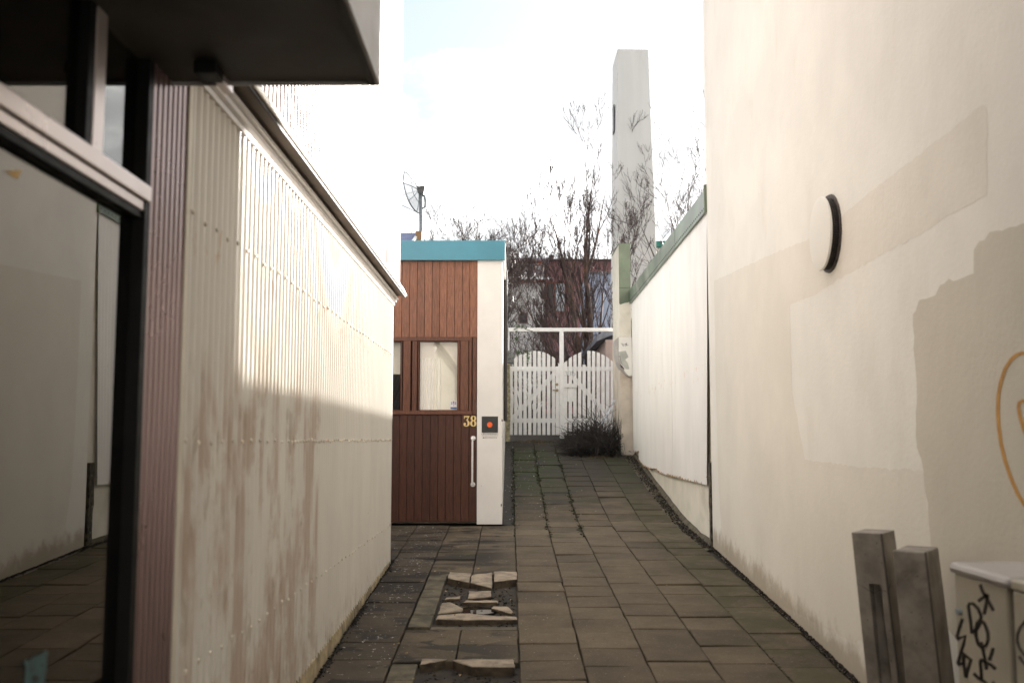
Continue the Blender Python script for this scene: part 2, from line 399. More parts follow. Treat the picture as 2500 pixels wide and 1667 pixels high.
M_marker = simple('black_marker', (0.006, 0.006, 0.006), .35, var=.05, bump=0)
M_spray = simple('orange_spray', (0.52, 0.27, 0.06), .7, var=.12, nscale=20)
M_mesh = simple('dark_vent_mesh', (0.01, 0.009, 0.008), .6, bump=.3)
M_ventedge = simple('grey_vent_ring', (0.09, 0.07, 0.06), .6, var=.4, nscale=30)
M_bark = simple('dark_bark', (0.085, 0.05, 0.036), .55, var=.4, nscale=9, bump=.5, bscale=40)
M_barkred = simple('orange_birch_bark', (0.33, 0.145, 0.07), .6, var=.4, nscale=5, bump=.6, bscale=25, dirt=(.06, .04, .03), dirt_amt=.8)
M_birch = simple('brown_birch_bark', (0.10, 0.06, 0.045), .5, var=.4, nscale=6, bump=.5, bscale=25, dirt=(.30, .12, .05), dirt_amt=.7)
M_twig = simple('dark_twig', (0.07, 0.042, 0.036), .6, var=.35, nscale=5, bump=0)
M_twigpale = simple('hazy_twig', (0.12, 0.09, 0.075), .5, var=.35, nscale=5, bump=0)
M_bushdead = simple('black_brown_stem', (0.020, 0.014, 0.011), .7, var=.4, nscale=9, bump=0)
M_leaf = simple('ivy_leaf_green', (0.05, 0.12, 0.02), .5, var=.4, nscale=20, bump=0)
M_grass = simple('dry_grass', (0.13, 0.10, 0.045), .8, var=.4, nscale=20, bump=0)
M_litter = simple('pale_litter', (0.6, 0.58, 0.54), .7, var=.3, nscale=40, bump=0)
M_tower = simple('tower_white_render', (0.83, 0.83, 0.81), .8, var=.05, nscale=1.2, bump=.3, bscale=9, stretch=(1, 1, .14), dirt=(.45, .43, .38), dirt_amt=.5)
M_slit = simple('window_slit_dark', (0.10, 0.11, 0.12), .5)
M_housewhite = simple('pale_house_render', (0.74, 0.71, 0.67), .85, var=.1, nscale=.8)  # render paled to stand in for haze over the far house
M_roofwhite = simple('pale_roof_iron', (0.74, 0.74, 0.74), .3, var=.08)
M_rooflilac = simple('lilac_grey_roof', (0.30, 0.26, 0.31), .5, var=.1)
M_redwood = simple('red_brown_cladding', (0.29, 0.14, 0.135), .7, var=.2, nscale=2, stretch=(6, 6, .6))  # red lightened and greyed, haze put into the colour
M_redtrim = simple('red_brown_trim', (0.30, 0.08, 0.04), .6)
M_bluecl = simple('pale_blue_cladding', (0.38, 0.44, 0.58), .7, var=.12, nscale=1)  # blue lightened too, in place of haze
M_glassfar = simple('far_window_glass', (0.45, 0.48, 0.5), .15, bump=0)
M_glassdk = simple('far_dark_glass', (0.05, 0.055, 0.06), .2, bump=0)
M_blueroof = simple('blue_roof_iron', (0.20, 0.24, 0.42), .4, var=.15)
M_pinkwall = simple('pinkish_shed_wall', (0.40, 0.31, 0.28), .85, var=.12, nscale=2)
M_shedroof = simple('dark_shed_roof', (0.14, 0.15, 0.18), .6, var=.2)
M_brick = simple('sooty_chimney', (0.12, 0.09, 0.085), .9, var=.3, nscale=3)
M_tealroof = simple('deep_green_roof', (0.01, 0.16, 0.12), .5)
M_dish = simple('grey_dish_mesh', (0.42, 0.45, 0.48), .5, var=.05)
M_pale = simple('grey_smear_paint', (0.46, 0.47, 0.43), .6, var=.1)
M_bearblue = simple('pale_teal_print', (0.07, 0.14, 0.14), .6, var=.25, nscale=14)
M_yellow = simple('flat_yellow', (0.8, 0.5, 0.12), .6)
M_silver = simple('worn_silver_strip', (0.45, 0.47, 0.5), .3, metal=.5, var=.3, nscale=8)
M_debris = simple('pale_debris', (0.45, 0.4, 0.33), .8, var=.3, nscale=20)

def glass_mat(name, tint=(0.75, 0.78, 0.76), f0=0.06, power=4.0):
    m = bpy.data.materials.new(name); m.use_nodes = True; t = NT(m.node_tree); t.n.clear()
    tr = t.new('ShaderNodeBsdfTransparent'); tr.inputs[0].default_value = (*tint, 1)
    gl = t.new('ShaderNodeBsdfGlossy'); gl.inputs['Roughness'].default_value = 0.004; gl.inputs[0].default_value = (.97, .95, .92, 1)
    lw = t.new('ShaderNodeLayerWeight'); lw.inputs[0].default_value = .5
    f = t.math('ADD', t.math('MULTIPLY', t.math('POWER', lw.outputs['Facing'], power), 1 - f0), f0, True)
    bp = t.new('ShaderNodeBump'); bp.inputs['Strength'].default_value = .02; bp.inputs['Distance'].default_value = .01
    t.put(bp.inputs['Height'], t.noise(t.pos(), 1.3, 2)); t.put(gl.inputs['Normal'], bp.outputs[0])
    mx = t.new('ShaderNodeMixShader'); t.put(mx.inputs[0], f); t.l.new(tr.outputs[0], mx.inputs[1]); t.l.new(gl.outputs[0], mx.inputs[2])
    o = t.new('ShaderNodeOutputMaterial'); t.l.new(mx.outputs[0], o.inputs[0]); return m
M_shopglass = glass_mat('shop_window_glass', (.4, .42, .4), .07, 3.4)
M_doorglass = glass_mat('door_window_glass', (.99, .995, .985), .04, 5)

# ================================================================== GROUND
mb = MB()
xs = [-400, -60, -12, -4, -1.3, 2.5, 6, 14, 60, 400]
ys = [-200, -60, -8, 0, 3, 6.02, 7.63, 9.28, 10.63, 11.88, 12.7, 13.3, 14.0, 16, 18.3, 20.2, 22, 26, 40, 90, 400, 900]
for y in ys:
    for x in xs: mb.v.append((x, y, gz(y) - 0.10))
for j in range(len(ys) - 1):
    for i in range(len(xs) - 1):
        a = j * len(xs) + i; mb.f.append((a, a + 1, a + 1 + len(xs), a + len(xs)))
struct(mb.build('ground', M_ground))

mb = MB(); yy = [-6 + .35 * k for k in range(int(26.4 / .35) + 1)]
xx = [-1.6 + .1 * k for k in range(0, 41)]
for y in yy:
    for x in xx: mb.v.append((x, y, gz(y) - 0.042 + 0.008 * mnoise.noise(Vector((x * 2, y * 2, 0)))))
for j in range(len(yy) - 1):
    for i in range(len(xx) - 1):
        if yy[j] > 12.6 and xx[i] < -0.05 - .1: continue
        a = j * len(xx) + i; mb.f.append((a, a + 1, a + 1 + len(xx), a + len(xx)))
pave = struct(mb.build('pavement', M_bed, smooth=True))
ORG[pave.name] = Vector((0, 0, 0))

J1 = 0.055
def slab_mesh(w, l, seed, chip=0.004):
    rr = random.Random(seed); m = MB(); h = .05; b = .005
    c = [(-w/2, -l/2), (w/2, -l/2), (w/2, l/2), (-w/2, l/2)]
    pts = []
    for k in range(4):
        a, d = c[k], c[(k + 1) % 4]
        for q in range(3):
            f = q / 3; jx = rr.uniform(-chip, chip) if q else 0; jy = rr.uniform(-chip, chip) if q else 0
            pts.append((a[0] + (d[0] - a[0]) * f + jx, a[1] + (d[1] - a[1]) * f + jy))
    n = len(pts); rings = []
    for z, s_ in ((-h, 1), (-b, 1), (0, 1 - 2.2 * b / w)):
        rings.append([(p[0] * s_, p[1] * s_, z + (rr.uniform(-.0008, .0008) if z == 0 else 0)) for p in pts])
    m.add(rings[0] + rings[1] + rings[2], [tuple(range(2 * n, 3 * n))] +
          [(i + k * n, (i + 1) % n + k * n, (i + 1) % n + (k + 1) * n, i + (k + 1) * n) for k in range(2) for i in range(n)])
    return m
protos = []
PIT1 = (7.28, 9.22); PIT2 = (5.0, 6.38)
n_slab = 0
allslabs = []
for kcol in range(-6, 5):
    x0 = J1 + .4 * kcol
    off = R.uniform(-.12, .12) if kcol > -3 else 0.05
    if kcol in (-1, -2): off = 0
    r0 = 0
    y = 0.8 + off
    while y < 19.9:
        yc = y + .2; wdt = .4
        skip = False
        if kcol < 0 and yc > 12.45: skip = True
        if kcol < -3 and yc < 10.1: skip = True
        if kcol in (-1, -2) and (PIT1[0] < yc < PIT1[1] or PIT2[0] < yc < PIT2[1]): skip = True
        if not skip: allslabs.append((x0 + .2, yc, kcol))
        y += .4
allslabs.sort(key=lambda q: abs(q[1] - 10))
far = [q for q in allslabs if q[1] > 4.3]; near = [q for q in allslabs if q[1] <= 4.3]
far = far[:298]
for i, (x, y, kc) in enumerate(far):
    wd = .391; xo = 0
    if kc == 4: wd = min(.391, XW(y) - .05 - (x - .195)) if y < 10.8 else .38; wd = max(wd, .3)
    key = (round(wd, 2), i % 5)
    tilt = .010
    lift = 0.0; rx = R.gauss(0, tilt); ry = R.gauss(0, tilt); rz = R.gauss(0, .006)
    if kc == 0 and 8.1 < y < 9.7: rx += R.choice([.02, -.015]); rz += .02; lift = .006
    if kc == -1 and 9.2 < y < 10.4: lift = .012; rx += .015
    if len(protos) < 5:
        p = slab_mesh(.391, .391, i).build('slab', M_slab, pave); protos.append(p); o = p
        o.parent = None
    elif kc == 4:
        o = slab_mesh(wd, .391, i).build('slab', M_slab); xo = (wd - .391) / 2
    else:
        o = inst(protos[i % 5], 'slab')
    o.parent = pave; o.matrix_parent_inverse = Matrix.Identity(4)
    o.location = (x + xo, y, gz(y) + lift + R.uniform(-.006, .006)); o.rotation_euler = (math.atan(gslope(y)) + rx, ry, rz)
mbn = MB()
for i, (x, y, kc) in enumerate(near):
    q = slab_mesh(.391, .391, i); z = gz(y); s_ = gslope(y)
    mbn.add([(v[0] + x, v[1] + y, v[2] + z + s_ * v[1]) for v in q.v], q.f)
o = mbn.build('slab_field', M_slab, pave); o['kind'] = 'stuff'
# narrow kerb strips left of the two pits
for (a, b_) in (PIT1, PIT2):
    y = a + .01
    while y < b_ - .05:
        L = min(R.uniform(.28, .42), b_ - y)
        mb = MB(); mb.box(-.735, -.575, y, y + L - .012, gz(y) - .06, gz(y) - .004 + gslope(y) * 0)
        mb.v = [(v[0] + R.uniform(-.004, .004), v[1], v[2] + (v[1] - y) * gslope(y)) for v in mb.v]
        mb.build('kerb_block', M_kerb, pave, bevel=.006); y += L
mb = MB(); y0 = PIT1[0] - .02
mb.box(-.57, .045, 7.22, 7.33, gz(7.2) - .06, gz(7.2) - .006); mb.build('kerb_block', M_kerb, pave, bevel=.006)

# gutter and dirt beside the fence
mb = MB(); ys_ = [10.7 + .4 * k for k in range(20)]
for i, y in enumerate(ys_):
    w0 = 2.045 + .01 * (y - 10.7) / 7.5; w1 = 2.16 + .075 * (y - 10.7) / 7.5 + .05
    for t_ in range(6):
        x = w0 + (w1 - w0) * t_ / 5; mb.v.append((x, y, gz(y) - .018 + (.05 if t_ == 5 else 0) + R.uniform(-.006, .006)))
for j in range(len(ys_) - 1):
    for i in range(5): a = j * 6 + i; mb.f.append((a, a + 1, a + 7, a + 6))
struct(mb.build('gutter', M_kerb, smooth=True))
mb = MB(); ys_ = [12.6 + .4 * k for k in range(20)]
for y in ys_:
    for x in (-.16, -.05, .03, .053): mb.v.append((x, y, gz(y) - .02 + R.uniform(-.006, .006)))
for j in range(len(ys_) - 1):
    for i in range(3): a = j * 4 + i; mb.f.append((a, a + 1, a + 5, a + 4))
struct(mb.build('ramp_gutter', M_soil, smooth=True))

def scatter(name, mat, n, fn, label=None, s0=.004, s1=.014, fl=.5):
    m = MB()
    for _ in range(n):
        p = fn(); s_ = R.uniform(s0, s1); q = [Vector((R.gauss(0, 1), R.gauss(0, 1), R.gauss(0, 1) * fl)).normalized() * s_ * R.uniform(.6, 1.2) for _ in range(5)]
        m.add([Vector(p) + v for v in q], [(0, 1, 2), (0, 2, 3), (0, 3, 4), (1, 2, 4), (2, 3, 4), (0, 1, 4)])
    o = m.build(name, mat); o['kind'] = 'stuff'
    if label: o['label'] = label
    return o
def rwpt():
    y = R.uniform(4.8, 10.8); return (XW(y) - abs(R.gauss(0, .022)), y, gz(y) - .004)
scatter('dirt', M_gravel, 2600, rwpt, 'dark grit gathered along the foot of the plastered wall', .004, .016)
def rfpt():
    y = R.uniform(10.8, 18.2); x = 2.05 + R.random() ** .7 * (.11 + .075 * (y - 10.8) / 7.5); return (x, y, gz(y) - .01)
scatter('gravel', M_gravel, 2600, rfpt, 'brown grit lying in the gutter under the white fence', .004, .02)
def lwpt():
    y = R.uniform(5.2, 9.9); return (-1.15 + abs(R.gauss(0, .02)), y, gz(y) - .004)
scatter('soil', M_soil, 2200, lwpt, 'dark crumbs of soil along the foot of the corrugated wall', .004, .016)
def pitpt():
    if R.random() < .6: y = R.uniform(7.35, 9.2)
    else: y = R.uniform(4.8, 6.36)
    return (R.uniform(-.56, .04), y, gz(y) - .038)
scatter('rubble', M_gravel, 1100, pitpt, 'small crumbs of rubble in the gap where slabs are missing', .004, .02)
def litpt():
    y = R.uniform(12.8, 19.8); x = R.choice([R.gauss(.0, .06), R.gauss(.25, .2), R.uniform(.0, 1.3)]); x = max(-.1, min(1.9, x)); return (x, y, gz(y) + .006)
scatter('litter', M_litter, 190, litpt, 'small pale flakes of litter strewn over the mossy ramp', .004, .014, .3)
def leafpt():
    y = R.uniform(5.2, 12.2); x = R.choice([R.gauss(-.5, .3), R.uniform(-1.1, 1.8)]); x = max(-1.1, min(1.8, x)); return (x, y, gz(y) + .010)
scatter('leaf_litter', M_num2, 70, leafpt, 'tiny yellowish scraps lying on the slabs', .004, .012, .3)
def mosspt():
    k = R.choice([0, 1, 1, 2, 2]); y = R.uniform(11.5, 19); return (J1 + .4 * k + R.gauss(0, .02), y, gz(y) - .004)
M_moss = simple('moss', (0.034, 0.036, 0.013), .95, var=.4, nscale=25)
scatter('moss', M_moss, 3800, mosspt, 'dark green moss growing in the joints of the ramp slabs', .006, .022, .35)
def mosspt2():
    k = R.choice([4, 4, 4.9]); y = R.uniform(5, 10.6); return (J1 + .4 * k + R.gauss(0, .014), y, gz(y) - .010)
scatter('moss', M_moss, 2400, mosspt2, 'thin moss in the slab joints nearest the plastered wall', .004, .012, .35)

# broken stones in the pit
def chunk(outline, h, lab, lift=-.03, tiltz=0.0):
    pts = []
    for (zx, zy) in outline:
        p = PG(800 + zx / 3.76, 1250 + zy / 3.76, lift + h); pts.append(p)
    c = sum(pts, Vector()) / len(pts); m = MB(); n = len(pts)
    fine = []
    for i in range(n):
        a, b_ = pts[i], pts[(i + 1) % n]
        for q in range(3): v = a.lerp(b_, q / 3); fine.append(v + Vector((R.uniform(-.005, .005), R.uniform(-.005, .005), 0)) * (1 if q else .4))
    n = len(fine)
    low = [(v.x, v.y, v.z - h - .02) for v in fine]
    mid = [(v.x, v.y, v.z - .006 + R.uniform(-.002, .002)) for v in fine]
    top = [(c.x + (v.x - c.x) * .96, c.y + (v.y - c.y) * .96, v.z + R.uniform(-.003, .003)) for v in fine]
    m.add(low + mid + top + [(c.x, c.y, c.z + .004)], [(i + k * n, (i + 1) % n + k * n, (i + 1) % n + (k + 1) * n, i + (k + 1) * n) for k in range(2) for i in range(n)] +
          [(2 * n + i, 2 * n + (i + 1) % n, 3 * n) for i in range(n)])
    o = m.build('broken_stone', M_stone, bevel=.004); o.data.materials.append(M_stoneside)
    for pg in o.data.polygons:
        if abs(pg.normal.z) < .45: pg.material_index = 1  # steep side faces take a darker stone than the tops
    tag(o, lab, 'stone', 'broken stones in the gap in the paving'); return o
chunk([(1100, 600), (1120, 545), (1320, 560), (1300, 640)], .05, 'pale angular block at the left end of the upper stone row')
chunk([(1310, 640), (1320, 575), (1510, 550), (1508, 690)], .04, 'pale wedge shaped block in the middle of the upper stone row')
chunk([(1528, 630), (1525, 540), (1738, 545), (1740, 610)], .055, 'largest pale block at the right end of the upper stone row')
chunk([(1285, 790), (1295, 720), (1505, 722), (1500, 768)], .02, 'flat brown piece just below the row of three pale blocks')
chunk([(1240, 828), (1265, 808), (1562, 808), (1560, 826)], .018, 'narrow pale splinter lying across the middle of the gap')
chunk([(1010, 925), (1050, 830), (1130, 822), (1240, 880), (1235, 905)], .012, 'tan flat fragment at the left side of the gap')
chunk([(1500, 885), (1520, 860), (1650, 865), (1700, 905), (1690, 925)], .012, 'tan flat fragment at the right side of the gap')
chunk([(1075, 800), (1090, 782), (1220, 770), (1215, 790)], .010, 'small pale chip above the tan fragment on the left')
chunk([(995, 985), (1010, 940), (1300, 925), (1500, 950), (1738, 955), (1738, 978)], .026, 'long broken slab edge closing the lower end of the gap')
chunk([(845, 1395), (860, 1345), (1110, 1345), (980, 1375)], .04, 'small pale broken edge left at the bottom pit')
chunk([(1150, 1355), (1320, 1345), (1712, 1350), (1715, 1415), (1330, 1412)], .045, 'large pale broken edge right at the bottom pit')
mb = MB(); c = PG(800 + 1380 / 3.76, 1250 + 900 / 3.76, -.03)
pts = [(c.x + math.cos(a) * (.17 + R.uniform(-.03, .03)), c.y + math.sin(a) * (.16 + R.uniform(-.04, .04)), gz(c.y) - .030) for a in [k * .45 for k in range(14)]]
mb.add(pts, [tuple(range(14))])
m, t, b = base_mat('puddle_water'); t.put(b.inputs['Base Color'], (.012, .011, .01)); b.inputs['Roughness'].default_value = .05
pu = struct(mb.build('puddle', m)); pu['label'] = 'small dark puddle among the broken stones'

# ================================================================== LEFT: CORRUGATED SHOP BUILDING
shop = thing('shop_building', 'cream corrugated iron building with dark shop window and canopy along the left of the alley', 'building', (XL, 3, gz(3)))
PITCHC = .076
def corrugated(x, y0, y1, zb, zt, amp=.009, pitch=PITCHC, seg=8, rows=2, side=1, ext=.0):
    """sheet whose face looks to +x (side=1) or -x; zb/zt numbers or functions of y"""
    m = MB(); n = int((y1 - y0) / pitch * seg)
    fb = zb if callable(zb) else (lambda y: zb); ft = zt if callable(zt) else (lambda y: zt)
    fx = x if callable(x) else (lambda y: x)
    for i in range(n + 1):
        y = y0 + (y1 - y0) * i / n; xo = fx(y) + side * amp * math.sin(2 * math.pi * y / pitch)
        for r in range(rows + 1): m.v.append((xo, y, fb(y) + (ft(y) - fb(y)) * r / rows))
    k = rows + 1
    for i in range(n):
        for r in range(rows): a = i * k + r; m.f.append((a, a + k, a + k + 1, a + 1))
    N = len(m.v)
    m.v += [(v[0] - side * .0015, v[1], v[2]) for v in m.v]
    m.f += [tuple(j + N for j in f[::-1]) for f in m.f[:]]
    for i in range(n):      # close the bottom and top edges
        a = i * k; m.f.append((a, a + N, a + k + N, a + k)); a = i * k + rows; m.f.append((a, a + k, a + k + N, a + N))
    return m
WY0, WY1 = 3.52, 9.87
def zbot(y): return -1.290 + (y - 6.83) * .035
corrugated(XL, WY0 + .04, WY1, zbot, 1.335, amp=.0096).build('corrugated_wall', M_iron, shop, smooth=True)
corrugated(-1.125, 2.6, WY1 + .02, 1.48, 7.2, amp=.0118).build('upper_corrugated_wall', M_iron_up, shop, smooth=True)
mb = MB(); mb.box(-4.0, XL - .012, WY0 + .02, WY1 - .01, -1.9, 7.2); mb.build('wall_core', M_plinth, shop)
mb = MB(); mb.box(-4.0, -1.11, WY1, WY1 + .03, 1.5, 7.2); mb.box(-4.0, XL + .005, WY1 + .0, WY1 + .025, -1.3, 1.5); mb.build('end_flashing', M_iron_up, shop)
# foundation following the ground
mb = MB(); n = 60
for i in range(n + 1):
    y = WY0 + (WY1 - WY0) * i / n; e = .012 * mnoise.noise(Vector((0, y * 6, 1)))
    mb.v += [(XL - .02, y, zbot(y) + .03), (XL + .006 + e, y, zbot(y) + .01), (XL + .012 + e, y, gz(y) - .1), (XL - .02, y, gz(y) - .1)]
for i in range(n):
    a = i * 4; mb.f += [(a, a + 4, a + 5, a + 1), (a + 1, a + 5, a + 6, a + 2)]
mb.build('foundation', M_foundation, shop)
# moulded trim, soffit, ledge flashing, drip
prof = [(XL - .01, 1.325), (XL + .016, 1.325), (XL + .020, 1.343), (XL + .008, 1.349), (XL + .022, 1.353), (XL + .034, 1.358), (XL + .037, 1.374), (XL + .024, 1.380),
        (XL + .038, 1.384), (XL + .050, 1.388), (XL + .053, 1.402), (XL + .045, 1.406), (XL + .02, 1.408), (XL + .02, 1.4245), (XL - .01, 1.4245)]
def yprism(profile, y0, y1): return MB().prism(profile, lambda u, v, w_: (u, w_, v), y0, y1)
yprism(prof, WY0 - .1, WY1 + .03).build('moulding', M_trim, shop)
yprism([(XL - .01, 1.425), (-1.066, 1.425), (-1.066, 1.445), (XL - .01, 1.445)], WY0 - .15, WY1 + .04).build('soffit', M_soffit, shop)
yprism([(-1.066, 1.419), (-1.058, 1.419), (-1.058, 1.446), (-1.066, 1.446)], 2.6, WY1 + .10).build('drip_edge', M_drip, shop)
yprism([(-1.073, 1.4465), (-1.052, 1.4365), (-1.048, 1.443), (-1.084, 1.52), (-1.108, 1.526), (-1.108, 1.512)], 2.6, WY1 + .14).build('flashing', M_flash, shop)
# screws
sm = MB(); nseg = 8
rr_ = [(0, .0105), (.004, .0095), (.0075, .006)]
for h, r in rr_: sm.v += [(h, r * math.cos(2 * math.pi * k / nseg), r * math.sin(2 * math.pi * k / nseg)) for k in range(nseg)]
for j in range(2):
    for k in range(nseg): a = j * nseg + k; b_ = j * nseg + (k + 1) % nseg; sm.f.append((a, b_, b_ + nseg, a + nseg))
sm.f.append(tuple(2 * nseg + k for k in range(nseg)))
scr = sm.build('screw', M_screw, smooth=False)
first = True
def put_screw(x, y, z):
    global first
    if first: o = scr; o.parent = None; first = False
    else: o = inst(scr, 'screw')
    o.location = (x, y, z); attach(o, shop)
crest = [PITCHC * (k + .25) for k in range(int(WY0 / PITCHC) + 1, int(WY1 / PITCHC))]
for zrow, step_, j0 in ((.824, 2, 0), (-.012, 1, 0), (-.832, 2, 1)):
    for i, y in enumerate(crest):
        if i % step_ != j0 % step_: continue
        if zrow == -.012 and y < 5.2 and i % 2: continue
        put_screw(XL + .008, y + R.uniform(-.004, .004), zrow + R.uniform(-.008, .008))
for zrow in (2.25, 3.25, 4.2):
    for i, y in enumerate(crest):
        if y > 5.0 and i % 3 == 0 and (zrow < 4): put_screw(-1.117, y, zrow + R.uniform(-.01, .01))
# ribbed aluminium post between window and iron wall
mb = MB(); y0, y1 = 3.13, 3.465; nn = 7
poly = []
for i in range(nn):
    ya = y0 + (y1 - y0) * i / nn; d_ = (y1 - y0) / nn
    poly += [(XL + .022, ya), (XL + .022, ya + d_ * .55), (XL + .010, ya + d_ * .62), (XL + .010, ya + d_ * .95)]
poly += [(XL + .022, y1), (XL - .06, y1), (XL - .06, y0)]
mb.prism(poly, lambda u, v, w_: (u, v, w_), -2.0, 1.6); mb.build('ribbed_post', simple('brown_post_metal', (0.24, 0.16, 0.15), .3, metal=.6, var=.02, nscale=1, bump=0), shop)  # post metal set browner and darker than the other frame bars
mb = MB().box(XL - .08, XL - .03, 3.466, 3.56, -2.0, 1.5); mb.build('shadow_gap', M_dark, shop)
mb = MB().box(XL - .03, XL + .004, 3.54, WY0 + .06, -1.34, 1.36); mb.build('corner_strip', M_flash, shop, bevel=.003)
# shop window: frame, transom, mullion, panes, interior
GX = XL - .018
win = MB().box(GX - .03, XL + .0215, 3.09, 3.129, -2.0, 1.6).build('window_frame', M_dark, shop)  # added black cover that paints the post's near side dark
ORG[win.name] = Vector((0, 0, 0))
MB().box(GX + .0, XL + .018, -1.6, 3.128, .715, .745).build('transom', M_alu, shop, bevel=.003)
MB().box(GX + .0, XL + .028, -1.6, 3.128, .748, .80).build('transom', M_alu, shop, bevel=.005)
MB().box(GX - .02, XL + .012, -1.6, 3.128, .692, .712).build('transom_shade', M_dark, shop)  # black strip painting in the shade under the transom
MB().box(GX + .0, XL + .014, 2.70, 2.775, .80, 1.5).build('mullion', M_alu, shop, bevel=.004)
MB().box(GX - .02, XL + .012, 2.66, 2.699, .80, 1.5).build('mullion', M_dark, shop)  # added black strip that paints the mullion's near side dark
MB().box(GX - .02, XL + .01, -1.6, 3.02, -2.0, -1.55).build('window_sill', M_dark, shop)
for (a, b_, z0, z1) in ((-1.6, 3.09, -1.55, .692), (2.775, 3.09, .80, 1.5), (-1.6, 2.66, .80, 1.5)):
    MB().box(GX - .006, GX, a, b_, z0, z1).build('glass_pane', M_shopglass, win)
mb = MB(); mb.box(-4.0, -3.95, -3, 3.5, -2.2, 2.4); mb.box(-4.0, GX - .1, -3, -2.95, -2.2, 2.4); mb.box(-3.9, GX - .05, 3.45, 3.5, -2.2, 2.4)
mb.box(-3.9, GX - .05, -2.9, 3.4, -2.1, -2.05); mb.box(-3.9, GX - .05, -2.9, 3.4, 1.6, 1.65)
mb.build('shop_interior', M_shop, shop)
MB().box(-4.0, -1.13, -3.0, 2.6, 1.66, 7.2).build('upper_wall', M_iron_up, shop)
MB().box(-4.0, -1.18, -3.0, -1.6, -2.2, 1.5).build('front_wall', M_iron_up, shop)
# on the glass: print of a pale bear, and a flat yellow wedge
def PGX(x, y): return PX(x, y, GX + .001)
def glassfn(u, v, w_): p = PX(u, v, GX); return (GX + .001 + w_, p.y, p.z)
bear = [(150, 1345), (165, 1330), (172, 1345), (215, 1312), (262, 1296), (285, 1272), (300, 1284), (292, 1310), (292, 1400), (284, 1440), (276, 1540), (262, 1600), (165, 1600), (148, 1500), (156, 1440), (160, 1390)]
bs = MB().prism([(x / 2.613, 1100 + y / 2.613) for x, y in bear], glassfn, 0, .0012).build('bear_sticker', M_bearblue)
tag(bs, 'faint teal polar bear sticker low on the dark shop window', 'sticker')
fm = MB()
for (cx, cy, r) in ((200, 1394, 9), (262, 1366, 8), (222, 1450, 20)):
    fm.prism([((cx + r * math.cos(a)) / 2.613, 1100 + (cy + r * math.sin(a)) / 2.613) for a in [k * math.pi / 5 for k in range(10)]], glassfn, .0012, .002)
fm.build('bear_face', M_black, bs)
ys_k = MB().prism([(30 / 2.8, 1170 / 2.8), (145 / 2.8, 1165 / 2.8), (112 / 2.8, 1222 / 2.8)], glassfn, 0, .0012).build('yellow_triangle', M_yellow)
tag(ys_k, 'small yellow triangle high on the dark shop window', 'sticker')
# canopy
CX, CY, CZ = -.452, 3.30, 1.20
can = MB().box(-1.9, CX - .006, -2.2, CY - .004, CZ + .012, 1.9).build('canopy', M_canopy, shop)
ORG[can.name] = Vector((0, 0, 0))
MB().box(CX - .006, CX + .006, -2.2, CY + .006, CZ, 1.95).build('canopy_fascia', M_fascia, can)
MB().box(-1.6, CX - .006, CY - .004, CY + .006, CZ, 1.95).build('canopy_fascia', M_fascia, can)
MB().box(CX - .03, CX - .006, -2.2, CY - .004, CZ - .002, CZ + .012).build('drip_edge', M_drip, can)
MB().box(-.985, -.955, CY - .09, CY + .03, CZ - .022, CZ + .01).build('bracket', M_alu, can, bevel=.004)
MB().box(-1.02, -.95, CY - .20, CY - .10, CZ - .03, CZ + .01).build('bracket', M_dark, can, bevel=.004)

# ================================================================== DOOR BUILDING
DY = 12.6
gar = thing('door_building', 'low flat roofed building with brown boarded door, white corner pillar and teal fascia', 'building', (-.6, DY, gz(DY)))
def Q(zx, zy): p = PY(900 + zx / 3.015, 780 + zy / 3.015, DY); return p.x, p.z     # zoom6
def Q5(zx, zy): p = PY(900 + zx / 3.92, 380 + zy / 3.92, DY); return p.x, p.z
XJ = Q(797, 700)[0]        # right edge of boards
ztop = Q5(1040, 1006)[1]; zrail = Q(400, 131)[1]; zlow = Q(400, 699)[1]; zfloor = gz(DY) + .015
wzl, wzh = Q(400, 664)[1], Q(400, 166)[1]
wx = [Q(53, 400)[0], Q(232, 400)[0], Q(375, 400)[0], Q(652, 400)[0]]
mb = MB()
for (a_, b_, c_, d_) in ((-4.2, XJ, zfloor, wzl), (-4.2, XJ, wzh, ztop + .15), (-4.2, wx[0], wzl, wzh), (wx[1], wx[2], wzl, wzh), (wx[3], XJ, wzl, wzh)): mb.box(a_, b_, DY + .004, DY + .058, c_, d_)
mb.build('board_backing', M_gap, gar)
pw = (Q5(1047, 1200)[0] - Q5(325, 1200)[0]) / 10
e = XJ; xj = [e - pw * .98]
k = 0; x = XJ
ups = []
while x > -2.1:
    wv = pw * R.uniform(.97, 1.03); ups.append((x - wv, x)); x -= wv
for (a, b_) in ups:
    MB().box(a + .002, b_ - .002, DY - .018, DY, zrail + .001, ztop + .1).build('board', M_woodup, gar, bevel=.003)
x = XJ
while x > -2.1:
    wv = pw * R.uniform(.97, 1.03)
    MB().box(x - wv + .002, x - .002, DY - .016, DY, zfloor + R.uniform(0, .006), zlow - .001).build('board', M_woodlow, gar, bevel=.003); x -= wv
